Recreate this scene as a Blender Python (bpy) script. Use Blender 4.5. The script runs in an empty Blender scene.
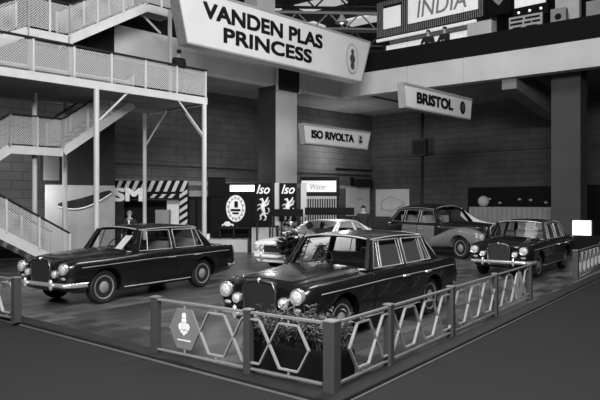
import bpy, bmesh, math, random
import numpy as np
from mathutils import Vector, Matrix
random.seed(7)
C = bpy.context
COL = C.scene.collection
PI = math.pi

# ------------------------------------------------------------------ materials
def lin(v):
    c = v / 255.0
    return c / 12.92 if c <= 0.04045 else ((c + 0.055) / 1.055) ** 2.4

def nodes_of(name):
    m = bpy.data.materials.new(name); m.use_nodes = True
    nt = m.node_tree
    return m, nt, nt.nodes['Principled BSDF']

def mat(name, v, rough=0.6, metal=0.0, var=0.12, scale=6.0, spec=0.5, coat=0.0, emit=0.0, bump=0.0):
    """grey material, v = display value 0..255, gentle noise variation"""
    m, nt, b = nodes_of(name)
    L = lin(v)
    tc = nt.nodes.new('ShaderNodeTexCoord')
    nz = nt.nodes.new('ShaderNodeTexNoise'); nz.inputs['Scale'].default_value = scale
    nz.inputs['Detail'].default_value = 4
    rp = nt.nodes.new('ShaderNodeValToRGB')
    a, c = L * (1 - var), L * (1 + var)
    rp.color_ramp.elements[0].color = (a, a, a, 1); rp.color_ramp.elements[0].position = .3
    rp.color_ramp.elements[1].color = (c, c, c, 1); rp.color_ramp.elements[1].position = .7
    nt.links.new(tc.outputs['Object'], nz.inputs['Vector'])
    nt.links.new(nz.outputs['Fac'], rp.inputs['Fac'])
    nt.links.new(rp.outputs['Color'], b.inputs['Base Color'])
    b.inputs['Roughness'].default_value = rough
    b.inputs['Metallic'].default_value = metal
    b.inputs['Specular IOR Level'].default_value = spec
    b.inputs['Coat Weight'].default_value = coat
    b.inputs['Coat Roughness'].default_value = 0.03
    if emit > 0:
        nt.links.new(rp.outputs['Color'], b.inputs['Emission Color'])
        b.inputs['Emission Strength'].default_value = emit
    if bump > 0:
        bp = nt.nodes.new('ShaderNodeBump'); bp.inputs['Strength'].default_value = bump
        nt.links.new(nz.outputs['Fac'], bp.inputs['Height'])
        nt.links.new(bp.outputs['Normal'], b.inputs['Normal'])
    return m

def brick_mat(name, v, bw, bh, mortar, contrast=0.2, rough=0.8, mv=None, zaxis=True, spec=.3, bigvar=.25):
    m, nt, b = nodes_of(name)
    L = lin(v)
    tc = nt.nodes.new('ShaderNodeTexCoord')
    br = nt.nodes.new('ShaderNodeTexBrick')
    br.inputs['Scale'].default_value = 1.0
    br.inputs['Brick Width'].default_value = bw; br.inputs['Row Height'].default_value = bh
    br.inputs['Mortar Size'].default_value = mortar
    a, c = L * (1 - contrast), L * (1 + contrast)
    br.inputs['Color1'].default_value = (a, a, a, 1); br.inputs['Color2'].default_value = (c, c, c, 1)
    q = lin(mv) if mv is not None else L * .55
    br.inputs['Mortar'].default_value = (q, q, q, 1)
    if zaxis:
        sp = nt.nodes.new('ShaderNodeSeparateXYZ'); cb = nt.nodes.new('ShaderNodeCombineXYZ')
        nt.links.new(tc.outputs['Object'], sp.inputs[0])
        nt.links.new(sp.outputs['X'], cb.inputs['X']); nt.links.new(sp.outputs['Z'], cb.inputs['Y'])
        nt.links.new(cb.outputs[0], br.inputs['Vector'])
    else:
        nt.links.new(tc.outputs['Object'], br.inputs['Vector'])
    nz = nt.nodes.new('ShaderNodeTexNoise'); nz.inputs['Scale'].default_value = .45; nz.inputs['Detail'].default_value = 5
    nt.links.new(tc.outputs['Object'], nz.inputs['Vector'])
    mr = nt.nodes.new('ShaderNodeMapRange'); mr.inputs['From Min'].default_value = .3; mr.inputs['From Max'].default_value = .7
    mr.inputs['To Min'].default_value = 1 - bigvar; mr.inputs['To Max'].default_value = 1 + bigvar
    nt.links.new(nz.outputs['Fac'], mr.inputs['Value'])
    mx = nt.nodes.new('ShaderNodeVectorMath'); mx.operation = 'SCALE'
    nt.links.new(br.outputs['Color'], mx.inputs[0]); nt.links.new(mr.outputs[0], mx.inputs['Scale'])
    nt.links.new(mx.outputs[0], b.inputs['Base Color'])
    b.inputs['Roughness'].default_value = rough; b.inputs['Specular IOR Level'].default_value = spec
    return m

def glass_mat(name, tint=.75, fac=.12):
    m = bpy.data.materials.new(name); m.use_nodes = True
    nt = m.node_tree; nt.nodes.clear()
    out = nt.nodes.new('ShaderNodeOutputMaterial'); mix = nt.nodes.new('ShaderNodeMixShader')
    t = nt.nodes.new('ShaderNodeBsdfTransparent'); t.inputs[0].default_value = (tint, tint, tint, 1)
    g = nt.nodes.new('ShaderNodeBsdfGlossy'); g.inputs['Roughness'].default_value = .03
    f = nt.nodes.new('ShaderNodeFresnel'); f.inputs['IOR'].default_value = 1.28
    nt.links.new(f.outputs[0], mix.inputs[0]); nt.links.new(t.outputs[0], mix.inputs[1]); nt.links.new(g.outputs[0], mix.inputs[2])
    nt.links.new(mix.outputs[0], out.inputs[0])
    return m

def mesh_mat(name, v, cover=.5, scale=14.0):
    """woven wire infill: fine diagonal wires with open gaps"""
    m, nt, b = nodes_of(name)
    out = nt.nodes['Material Output']
    L = lin(v); b.inputs['Base Color'].default_value = (L, L, L, 1); b.inputs['Roughness'].default_value = .6
    tc = nt.nodes.new('ShaderNodeTexCoord')
    sp = nt.nodes.new('ShaderNodeSeparateXYZ'); nt.links.new(tc.outputs['Object'], sp.inputs[0])
    facs = []
    for sgn in (1, -1):
        ma = nt.nodes.new('ShaderNodeMath'); ma.operation = 'MULTIPLY_ADD'; ma.inputs[1].default_value = sgn
        nt.links.new(sp.outputs['X'], ma.inputs[0]); nt.links.new(sp.outputs['Z'], ma.inputs[2])
        mu = nt.nodes.new('ShaderNodeMath'); mu.operation = 'MULTIPLY'; mu.inputs[1].default_value = scale
        nt.links.new(ma.outputs[0], mu.inputs[0])
        fr = nt.nodes.new('ShaderNodeMath'); fr.operation = 'FRACT'; nt.links.new(mu.outputs[0], fr.inputs[0])
        ls = nt.nodes.new('ShaderNodeMath'); ls.operation = 'LESS_THAN'; ls.inputs[1].default_value = cover
        nt.links.new(fr.outputs[0], ls.inputs[0]); facs.append(ls)
    mxx = nt.nodes.new('ShaderNodeMath'); mxx.operation = 'MAXIMUM'
    nt.links.new(facs[0].outputs[0], mxx.inputs[0]); nt.links.new(facs[1].outputs[0], mxx.inputs[1])
    tr = nt.nodes.new('ShaderNodeBsdfTransparent'); mix = nt.nodes.new('ShaderNodeMixShader')
    nt.links.new(mxx.outputs[0], mix.inputs[0]); nt.links.new(tr.outputs[0], mix.inputs[1]); nt.links.new(b.outputs[0], mix.inputs[2])
    nt.links.new(mix.outputs[0], out.inputs[0])
    return m

M = {}
M['paint'] = mat('black_paint', 13, .26, coat=.3, var=.05, spec=.5)
M['paint_grey'] = mat('grey_paint', 104, .3, coat=.5, var=.05)
M['paint_white'] = mat('white_paint', 232, .3, coat=.5, var=.03)
M['chrome'] = mat('chrome', 222, .25, metal=.75, var=.05)
M['bright_trim'] = mat('bright_trim', 165, .35, metal=.3, var=.05)
M['hub'] = mat('hubcap_metal', 150, .35, metal=.45, var=.08)
M['chrome_dark'] = mat('grille_chrome', 110, .3, metal=.9, var=.1)
M['lens'] = mat('headlamp_lens', 188, .15, var=.45, scale=30)
M['rubber'] = mat('tyre_rubber', 14, .7)
M['interior'] = mat('interior_dark', 34, .7)
M['seat'] = mat('seat_leather', 100, .5)
M['glass'] = glass_mat('car_glass', .86)
M['white'] = mat('white_steel', 184, .5, var=.08, scale=2)
M['white_dull'] = mat('white_steel_dull', 175, .55, var=.12, scale=2)  # slightly darker, more mottled copy of the white steel
M['sign'] = mat('sign_white', 182, .6, var=.05, scale=.8)
M['sign_big'] = mat('sign_canvas', 186, .7, var=.05, scale=.8)
M['sign_edge'] = mat('sign_edge_grey', 128, .6)
M['ink'] = mat('black_ink', 11, .7, spec=.15)
M['ink_grey'] = mat('grey_ink', 150, .6)
M['black'] = mat('black_cloth', 20, .9, var=.2, spec=.1)
M['dark'] = mat('dark_board', 30, .75, var=.15, spec=.2)
M['board'] = mat('grey_board', 132, .7, var=.12, scale=1.5)
M['board_light'] = mat('light_board', 178, .7, var=.1, scale=1.5)
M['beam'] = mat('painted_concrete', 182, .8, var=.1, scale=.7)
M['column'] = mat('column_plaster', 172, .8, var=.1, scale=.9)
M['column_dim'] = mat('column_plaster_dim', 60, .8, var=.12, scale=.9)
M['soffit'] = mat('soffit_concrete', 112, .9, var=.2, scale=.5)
M['brickL'] = brick_mat('brick_wall_left', 80, .9, .36, .02, .1, bigvar=.3)
M['brickR'] = brick_mat('brick_wall_right', 66, .9, .36, .018, .08, bigvar=.3)
M['floor'] = brick_mat('stand_floor', 72, .62, .3, .014, .6, rough=.34, zaxis=False, spec=.35, bigvar=.3)
M['aisle'] = mat('aisle_floor', 44, .95, var=.03, scale=1, spec=.05)
M['edge'] = mat('edge_strip', 100, .6)
M['plinth_side'] = mat('platform_edge_dark', 20, .7)
M['fence_post'] = mat('fence_post_grey', 66, .45, metal=.2, var=.08)
M['fence_rail'] = mat('fence_rail_grey', 134, .4, metal=.3, var=.08)
M['fence_bar'] = mat('fence_bar_grey', 142, .45, metal=.1, var=.06)
M['plaque'] = mat('plaque_grey', 112, .6, var=.06)
M['wire'] = mesh_mat('wire_infill', 186, .27, 13.0)
M['wire_solid'] = mesh_mat('wire_infill_dense', 165, .36, 13.0)
M['lightbox'] = mat('lightbox_white', 245, .5, emit=1.0, var=.02)
M['lightbox_dim'] = mat('lightbox_dim', 225, .5, emit=.45, var=.06)
M['white_glow'] = mat('white_glow', 215, .5, emit=.2, var=.1)  # faint glow added so white panels, letters and cloth look bright
M['skin'] = mat('skin', 170, .6)
M['coat'] = mat('dark_coat', 24, .9)
M['suit'] = mat('dark_suit', 34, .9)
M['shirt'] = mat('white_shirt', 215, .8)
M['hair'] = mat('dark_hair', 20, .8)
M['hair_grey'] = mat('grey_hair', 120, .8)
M['eye'] = mat('eye_dark', 12, .4)
M['leaf'] = mat('leaf', 92, .6, var=.35, scale=9)
M['leaf_dark'] = mat('leaf_dark', 38, .6, var=.3, scale=9)
M['petal'] = mat('petal', 225, .7)
M['stem'] = mat('stem', 50, .7)
M['pipe'] = mat('dark_pipe', 30, .7)
M['roofglow'] = mat('rooflight', 225, .6, emit=.55, var=.1)
M['hall'] = mat('upper_hall_grey', 84, .9, var=.25, scale=.3)
M['truss'] = mat('truss_steel', 30, .7)

# ------------------------------------------------------------------ mesh builder
class MB:
    def __init__(s): s.v = []; s.f = []
    def add(s, vs, fs, mtx=None):
        o = len(s.v)
        s.v += [tuple(mtx @ Vector(p)) for p in vs] if mtx is not None else [tuple(p) for p in vs]
        s.f += [tuple(o + i for i in f) for f in fs]
        return s
    def box(s, x0, x1, y0, y1, z0, z1, mtx=None):
        vs = [(x, y, z) for x in (x0, x1) for y in (y0, y1) for z in (z0, z1)]
        fs = [(0,1,3,2),(4,6,7,5),(0,4,5,1),(2,3,7,6),(0,2,6,4),(1,5,7,3)]
        return s.add(vs, fs, mtx)
    def bar(s, p, q, w, h, up=(0,0,1)):
        """rectangular bar p->q; h along 'up', w sideways"""
        p, q = Vector(p), Vector(q); d = (q - p).normalized(); u = Vector(up)
        side = d.cross(u)
        if side.length < 1e-4: side = d.cross(Vector((1,0,0)))
        side.normalize(); u = side.cross(d).normalized()
        vs = []
        for c in (p, q):
            for a, b in ((-1,-1),(1,-1),(1,1),(-1,1)):
                vs.append(c + side*(a*w/2) + u*(b*h/2))
        return s.add(vs, [(0,3,2,1),(4,5,6,7),(0,1,5,4),(1,2,6,5),(2,3,7,6),(3,0,4,7)])
    def tube(s, pts, r, n=8, closed=False, cap=True):
        pts = [Vector(p) for p in pts]; k = len(pts); rings = []
        rs = r if isinstance(r, (list, tuple)) else [r]*k
        prev = None
        for i, p in enumerate(pts):
            if closed: d = pts[(i+1) % k] - pts[i-1]
            else: d = pts[min(i+1, k-1)] - pts[max(i-1, 0)]
            d.normalize()
            a = prev if prev is not None else (Vector((0,0,1)) if abs(d.z) < .9 else Vector((1,0,0)))
            x = d.cross(a)
            if x.length < 1e-5: x = d.cross(Vector((0,1,0)))
            x.normalize(); y = x.cross(d).normalized(); prev = y
            rings.append([p + x*math.cos(2*PI*j/n)*rs[i] + y*math.sin(2*PI*j/n)*rs[i] for j in range(n)])
        vs = [v for rg in rings for v in rg]; fs = []
        m = k if closed else k-1
        for i in range(m):
            for j in range(n):
                a, b = i*n + j, i*n + (j+1) % n
                c, d2 = ((i+1) % k)*n + (j+1) % n, ((i+1) % k)*n + j
                fs.append((a, b, c, d2))
        if cap and not closed:
            fs.append(tuple(range(n))[::-1]); fs.append(tuple((k-1)*n + j for j in range(n)))
        return s.add(vs, fs)
    def lathe(s, prof, n=24, axis='z', mtx=None):
        """prof: list of (r, h)"""
        vs, fs = [], []
        for r, h in prof:
            for j in range(n):
                a = 2*PI*j/n; c, d = r*math.cos(a), r*math.sin(a)
                vs.append({'z': (c, d, h), 'y': (c, h, -d), 'x': (h, c, d)}[axis])
        for i in range(len(prof)-1):
            for j in range(n):
                fs.append((i*n+j, i*n+(j+1) % n, (i+1)*n+(j+1) % n, (i+1)*n+j))
        fs.append(tuple(range(n))[::-1]); fs.append(tuple((len(prof)-1)*n+j for j in range(n)))
        return s.add(vs, fs, mtx)
    def prism(s, poly, vec):
        """poly: 3D points, extruded by vec"""
        n = len(poly); vec = Vector(vec)
        vs = [Vector(p) for p in poly] + [Vector(p) + vec for p in poly]
        fs = [tuple(range(n))[::-1], tuple(range(n, 2*n))]
        fs += [(i, (i+1) % n, n+(i+1) % n, n+i) for i in range(n)]
        return s.add(vs, fs)
    def grid(s, rows, closed=False):
        k, n = len(rows), len(rows[0]); vs = [p for r in rows for p in r]; fs = []
        for i in range(k-1):
            for j in range(n if closed else n-1):
                fs.append((i*n+j, i*n+(j+1) % n, (i+1)*n+(j+1) % n, (i+1)*n+j))
        return s.add(vs, fs)
    def ball(s, c, r, sx=1, sy=1, sz=1, n=12, m=8):
        prof = [(max(r*math.sin(PI*i/m), 1e-4), -r*math.cos(PI*i/m)) for i in range(m+1)]
        return s.lathe(prof, n, 'z', Matrix.Translation(c) @ Matrix.Diagonal((sx, sy, sz, 1)))
    def build(s, name, m, parent=None, smooth=None, bevel=0, loc=None):
        me = bpy.data.meshes.new(name)
        me.from_pydata(s.v, [], s.f); me.update()
        bm = bmesh.new(); bm.from_mesh(me)
        bmesh.ops.remove_doubles(bm, verts=bm.verts, dist=1e-5)
        bmesh.ops.recalc_face_normals(bm, faces=bm.faces)
        if bevel:
            es = [e for e in bm.edges if len(e.link_faces) == 2 and e.calc_face_angle(0) > .6]
            bmesh.ops.bevel(bm, geom=es, offset=bevel, segments=2, affect='EDGES', profile=.6)
        bm.to_mesh(me); bm.free()
        if smooth is not None:
            me.polygons.foreach_set('use_smooth', [True]*len(me.polygons))
            me.set_sharp_from_angle(angle=math.radians(smooth))
        return link(name, me, m, parent, loc)

def link(name, me, m, parent=None, loc=None):
    o = bpy.data.objects.new(name, me); COL.objects.link(o)
    me.materials.clear(); me.materials.append(M[m] if isinstance(m, str) else m)
    if parent: o.parent = parent
    if loc is not None: o.location = loc
    return o

def tag(o, label=None, cat=None, group=None, kind=None):
    if label: o['label'] = label
    if cat: o['category'] = cat
    if group: o['group'] = group
    if kind: o['kind'] = kind
    return o

def thing(name, label, cat, loc=(0,0,0), rotz=0, group=None):
    o = bpy.data.objects.new(name, None); COL.objects.link(o)
    o.empty_display_size = .1
    o.location = loc; o.rotation_euler = (0, 0, rotz)
    return tag(o, label, cat, group)

def struct(name, mb, m, loc=None, rotz=0, **kw):
    o = mb.build(name, m, **kw)
    if loc is not None: o.location = loc
    o.rotation_euler = (0, 0, rotz); o['kind'] = 'structure'
    return o

def copy_tree(o, parent=None):
    c = o.copy(); COL.objects.link(c)
    if parent is not None: c.parent = parent
    for ch in list(o.children): copy_tree(ch, c)
    return c

def text_into(mb, body, width, height, mtx, bold=.0, depth=.012, shear=0.0, spacing=1.0):
    """text of given total size, centred at the origin of mtx's x-z plane, facing local -y"""
    cu = bpy.data.curves.new('lettering', 'FONT'); cu.body = body; cu.size = 1.0
    cu.align_x = 'CENTER'; cu.align_y = 'CENTER'; cu.extrude = .02; cu.shear = shear
    cu.space_character = spacing
    ob = bpy.data.objects.new('lettering', cu); COL.objects.link(ob)
    C.view_layer.update()
    me = bpy.data.meshes.new_from_object(ob.evaluated_get(C.evaluated_depsgraph_get()))
    vs = [v.co.copy() for v in me.vertices]; fs = [tuple(p.vertices) for p in me.polygons]
    bpy.data.objects.remove(ob); bpy.data.curves.remove(cu); bpy.data.meshes.remove(me)
    x0, x1 = min(v.x for v in vs), max(v.x for v in vs); y0, y1 = min(v.y for v in vs), max(v.y for v in vs)
    sx, sy = width/(x1-x0), height/(y1-y0); cx, cy = (x0+x1)/2, (y0+y1)/2
    out = [((v.x-cx)*sx, -v.z/.02*depth, (v.y-cy)*sy) for v in vs]
    e = bold*height*1.0
    for k, (dx, dz) in enumerate(((0, 0),) if not bold else ((-e, -e), (e, -e), (-e, e), (e, e), (0, 0))):
        mb.add([(x+dx, y-k*.002, z+dz) for x, y, z in out], fs, mtx)
    return mb

T = Matrix.Translation
def skin_mesh(verts, edges, radii, root=0, levels=1):
    me = bpy.data.meshes.new('skinned'); me.from_pydata(verts, edges, []); me.update()
    ob = bpy.data.objects.new('skinned', me); COL.objects.link(ob)
    ob.modifiers.new('s', 'SKIN')
    for i, r in enumerate(radii):
        rr = r if isinstance(r, tuple) else (r, r)
        me.skin_vertices[0].data[i].radius = rr
    me.skin_vertices[0].data[root].use_root = True
    if levels:
        sd = ob.modifiers.new('d', 'SUBSURF'); sd.levels = levels; sd.render_levels = levels
    C.view_layer.update()
    res = bpy.data.meshes.new_from_object(ob.evaluated_get(C.evaluated_depsgraph_get()))
    bpy.data.objects.remove(ob); bpy.data.meshes.remove(me)
    res.polygons.foreach_set('use_smooth', [True]*len(res.polygons))
    return res

def bool_cut(ob, cutter_mb):
    cut = cutter_mb.build('cutter', 'black', ob.parent)
    md = ob.modifiers.new('b', 'BOOLEAN'); md.object = cut; md.operation = 'DIFFERENCE'; md.solver = 'EXACT'
    C.view_layer.update()
    me = bpy.data.meshes.new_from_object(ob.evaluated_get(C.evaluated_depsgraph_get()))
    ob.modifiers.clear(); old = ob.data; ob.data = me; bpy.data.meshes.remove(old)
    bpy.data.objects.remove(cut)
    me.polygons.foreach_set('use_smooth', [True]*len(me.polygons))
    me.set_sharp_from_angle(angle=math.radians(38))

# ------------------------------------------------------------------ cars
def hermite(xs, ys, xq):
    """monotone cubic interpolation, xs increasing; ys (n, ...)"""
    xs = np.asarray(xs, float); ys = np.asarray(ys, float)
    h = np.diff(xs); sh = (len(h),) + (1,)*(ys.ndim-1)
    d = np.diff(ys, axis=0) / h.reshape(sh)
    m = np.zeros_like(ys); m[0], m[-1] = d[0], d[-1]
    a, b = d[:-1], d[1:]
    with np.errstate(divide='ignore', invalid='ignore'):
        hm = np.where(a*b > 0, 2*a*b/(a+b), 0.0)
    m[1:-1] = hm
    xq = np.clip(np.asarray(xq, float), xs[0], xs[-1])
    i = np.clip(np.searchsorted(xs, xq, side='right')-1, 0, len(xs)-2)
    t = (xq - xs[i]) / h[i]; ts = t.reshape((-1,)+(1,)*(ys.ndim-1)); hh = h[i].reshape(ts.shape)
    return ((2*ts**3-3*ts**2+1)*ys[i] + (ts**3-2*ts**2+ts)*hh*m[i] + (-2*ts**3+3*ts**2)*ys[i+1] + (ts**3-ts**2)*hh*m[i+1])

class Hull:
    """st rows: x, zb, ws, wm, zm, wsh, zsh, wc, zc, wv, zv, wh, zh, zt"""
    K = 9
    def __init__(s, st):
        st = sorted(st)
        s.xs = [r[0] for r in st]; P = []
        for (x, zb, ws, wm, zm, wsh, zsh, wc, zc, wv, zv, wh, zh, zt) in st:
            P.append([(0,zb),(ws*.85,zb),(ws,zb+.06),(wm,zm),(wsh,zsh),(wc,zc),(wv,zv),(wh,zh),(0,zt)])
        s.P = np.array(P)
    def section(s, x, ts):
        p = hermite(s.xs, s.P, [x])[0]
        ts = np.asarray(ts, float); tt = np.where(ts > s.K-1, 2*(s.K-1)-ts, ts); sg = np.where(ts > s.K-1, -1, 1)
        q = hermite(np.arange(s.K), p, tt)
        return [(x, float(a*g), float(b)) for (a, b), g in zip(q, sg)]
    def ts(s):
        base = [0, .8, 1, 1.5, 2, 2.33, 2.67, 3, 3.25, 3.5, 3.75, 4, 4.33, 4.67, 5, 5.33, 5.67, 6, 6.33, 6.67, 7, 7.5, 8]
        return base + [16-b for b in base[-2:0:-1]]
    def body(s, n=64):
        xs = np.linspace(s.xs[0], s.xs[-1], n); ts = s.ts()
        rows = [s.section(x, ts) for x in xs]
        mb = MB(); mb.grid(rows, closed=True); k = len(ts)
        for i in (0, n-1):
            mb.f.append(tuple(i*k + j for j in range(k)))
        return mb
    def patch(s, xf0, xf1, t0, t1, side=1, nx=14, nt=10, off=.007):
        """panel lying on the hull; xf0/xf1: numbers or functions of z"""
        ts = np.linspace(t0, t1, nt); rows = []
        f = lambda g, z: g(z) if callable(g) else g
        for t in ts:
            z = s.section((s.xs[0]+s.xs[-1])/2 if callable(xf0) or callable(xf1) else xf0, [t])[0][2]
            a, b = f(xf0, z), f(xf1, z)
            rows.append([Vector(s.section(a+(b-a)*i/(nx-1), [t])[0]) for i in range(nx)])
        out = []
        for i in range(nt):
            r = []
            for j in range(nx):
                du = rows[i][min(j+1, nx-1)] - rows[i][max(j-1, 0)]; dv = rows[min(i+1, nt-1)][j] - rows[max(i-1, 0)][j]
                nrm = du.cross(dv).normalized()
                p = rows[i][j]
                ref = Vector((0, p.y, p.z-.55))
                if nrm.dot(ref) < 0: nrm = -nrm
                r.append((p + nrm*off, p - nrm*.02))
            out.append(r)
        flip = lambda p: (p.x, p.y*side, p.z)
        mb = MB(); mb.grid([[flip(c[0]) for c in r] for r in out])
        loop = [out[0][j] for j in range(nx)] + [out[i][-1] for i in range(1, nt)] + [out[-1][j] for j in range(nx-2, -1, -1)] + [out[i][0] for i in range(nt-2, 0, -1)]
        mb.grid([[flip(c[0]) for c in loop], [flip(c[1]) for c in loop]], closed=True)
        return mb

def wheel(root, x, y, r, side, hub=True, spec=None):
    w = MB(); yo = .085*side
    w.lathe([(r*.71, -.06*side), (r*.71, .07*side), (r*.62, .05*side), (r*.3, .035*side), (.01, .035*side)], 28, 'y')
    wo = w.build('wheel', spec or 'paint', root, smooth=40, loc=(x, y, r))
    t = MB(); t.lathe([(r*.70, -.085), (r*.9, -.095), (r*.98, -.07), (r, 0), (r*.98, .07), (r*.9, .095), (r*.70, .085)], 32, 'y')
    t.build('tyre', 'rubber', wo, smooth=40)
    h = MB()
    h.lathe([(r*.55, .055*side), (r*.52, .075*side), (r*.42, .07*side), (r*.34, .085*side), (r*.18, .11*side), (.005, .115*side)], 24, 'y')
    h.build('hubcap', 'hub', wo, smooth=50)
    tr = MB(); tr.lathe([(r*.71, .07*side), (r*.70, .094*side), (r*.63, .086*side), (r*.62, .05*side)], 32, 'y'); tr.build('trim_ring', 'hub', wo, smooth=50)
    return wo

def lamp(root, name, x, y, z, r, mlens='lens', tilt=0):
    b = MB(); b.lathe([(r*.8, -.14), (r*1.0, -.04), (r*1.06, .0), (r*1.0, .025), (r*.9, .02)], 24, 'x')
    o = b.build(name, 'chrome', root, smooth=40, loc=(x, y, z))
    l = MB(); l.lathe([(r*.86, .0), (r*.85, .015), (r*.6, .028), (r*.3, .036), (.003, .04)], 24, 'x')
    l.build('lens', mlens, o, smooth=60)
    return o

def greenhouse(root, g, paint):
    """g: belt (y,z), rail (y,z), A0,A1,C0,C1 (x,z) profile points, zc crown, windows list of 4-pt polygons"""
    yb, zb = g['belt']; yr, zr = g['rail']
    def P(x, z, side, inset=0.0):
        k = (z-zb)/(zr-zb); y = yb + (yr-yb)*k - .035*0
        y += .03*math.sin(PI*min(max(k, 0), 1))            # slight tumblehome curve
        return Vector((x, (y-inset)*side, z))
    A0, A1, C0, C1 = g['A0'], g['A1'], g['C0'], g['C1']
    bf, br_ = g.get('bulge_f', .14), g.get('bulge_r', .10)
    # roof shell
    nu, nv = 20, 17; rows = []
    for i in range(nu):
        u = i/(nu-1); row = []
        for j in range(nv):
            v = -1 + 2*j/(nv-1); w = yr + .0
            fx = A1[0] + bf*.6*(1-v*v); rx = C1[0] - br_*.5*(1-v*v)
            x = fx + (rx-fx)*u
            zrail = A1[1] + (C1[1]-A1[1])*u + g.get('rail_arch', .03)*math.sin(PI*u)
            crown = g['zc'](u) - zrail
            row.append((x, w*math.copysign(abs(v)**.9, v), zrail + crown*(1-abs(v)**2.6)))
        rows.append(row)
    rb = MB(); rb.grid(rows)
    # inner lining
    rb.grid([[(x, y*.97, z-.03) for x, y, z in r] for r in rows])
    roof = rb.build('roof', paint, root, smooth=50)
    # rails + pillars as panels with window holes
    wins = g['windows']
    edge = g['frames']       # pillar polygons in profile, list of (name, pts)
    for side in (1, -1):
        for nm, pts in edge:
            mb = MB()
            o = [P(x, z, side) for x, z in pts]; q = [P(x, z, side, .05) for x, z in pts]; n = len(pts)
            mb.add(o+q, [tuple(range(n)), tuple(range(n, 2*n))[::-1]] + [(i, (i+1) % n, n+(i+1) % n, n+i) for i in range(n)])
            mb.build(nm, paint, root)
        for k, pts in enumerate(wins):
            gm = MB(); gm.add([P(x, z, side, .015) for x, z in pts], [tuple(range(len(pts)))])
            go = gm.build('side_window', 'glass', root)
            fm = MB(); fm.tube([P(x, z, side, -.006) for x, z in pts], g.get('frame_r', .013), 6, closed=True)
            for a, b in g.get('bars', {}).get(k, []):
                fm.tube([P(*a, side, -.004), P(*b, side, -.004)], .010, 6)
            fm.build('window_frame', 'bright_trim', go, smooth=60)
        # gutter
        gt = MB(); gt.tube([Vector((rows[i][0 if side < 0 else -1][0], yr*side*1.01, rows[i][0][2]-.004)) for i in range(nu)], .012, 6)
        gt.build('roof_gutter', 'bright_trim', root, smooth=60)
    # screens
    def screen(name, base, top, bulge, s):
        n, m = 15, 6; rws = []
        for i in range(m):
            k = i/(m-1); row = []
            for j in range(n):
                v = -1 + 2*j/(n-1)
                x = base[0] + (top[0]-base[0])*k + s*bulge*(1-v*v)*(1-.4*k)
                z = base[1] + (top[1]-base[1])*k
                kk = (z-zb)/(zr-zb)
                y = (yb + (yr-yb)*kk + .03*math.sin(PI*min(max(kk, 0), 1)) - .03)*v
                z += (g['zc'](0 if s > 0 else 1)-top[1]-.0)*(1-abs(v)**2.6)*k**3
                row.append(Vector((x, y, z)))
            rws.append(row)
        mb = MB(); mb.grid(rws); so = mb.build(name, 'glass', root, smooth=60)
        fr = MB(); lp = rws[0] + [r[-1] for r in rws[1:]] + rws[-1][::-1][1:] + [r[0] for r in rws[1:-1]][::-1]
        fr.tube(lp, .014, 6, closed=True); fr.build('screen_frame', 'bright_trim', so, smooth=60)
        return so
    screen('windscreen', A0, A1, bf, 1); screen('rear_window', C0, C1, br_, -1)
    for side in (1, -1):
        pm = MB()
        for a, b in ((A0, A1),):
            p0, p1 = P(a[0]-.0, a[1], side, .02), P(b[0], b[1], side, .02)
            pm.bar(p0, p1, .055, .055)
        pm.build('windscreen_pillar', paint, root)

def seats(root, g, xs, zback, w):
    for x in xs:
        m = MB(); m.box(x-.12, x+.02, -w, w, .55, zback); m.box(x, x+.5, -w, w, .45, .62)
        m.build('bench_seat', 'seat', root, bevel=.04, smooth=40)

def steering(root, x, y, z, r=.2):
    m = MB(); tilt = math.radians(28)
    pts = [Vector((x - math.cos(a)*r*math.sin(tilt), y + math.sin(a)*r, z + math.cos(a)*r*math.cos(tilt))) for a in [2*PI*i/24 for i in range(24)]]
    m.tube(pts, .013, 6, closed=True)
    m.tube([pts[6], Vector((x, y, z)), pts[18]], .01, 6)
    m.tube([Vector((x, y, z)), Vector((x+.35, y, z-.2))], .02, 6)
    m.build('steering_wheel', 'interior', root, smooth=60)

def bumper(root, x, z, w, wrap, s, m='chrome', h=.09):
    """s=+1 front, -1 rear"""
    b = MB(); pts = []
    n = 24
    for i in range(n+1):
        v = -1+2*i/n
        e = max(0, (abs(v)-.8)/.2)
        pts.append((x - s*(.05*v*v + wrap*e**2), v*(w - .0) , z))
    rows = []
    for dz, dx in ((-h/2, -.03), (-h/2.2, .0), (-h/4, .022), (0, .03), (h/4, .022), (h/2.2, 0), (h/2, -.03)):
        rows.append([(px + s*dx, py, pz+dz) for px, py, pz in pts])
    b.grid(rows)
    o = b.build('bumper', m, root, smooth=50)
    for sy in (1, -1):
        r = MB(); r.ball((x+s*.02, .40*sy, z+.01), .075, .55, .6, 1.45, 12, 8)
        r.build('overrider', 'chrome', o, smooth=60)
    return o

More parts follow.
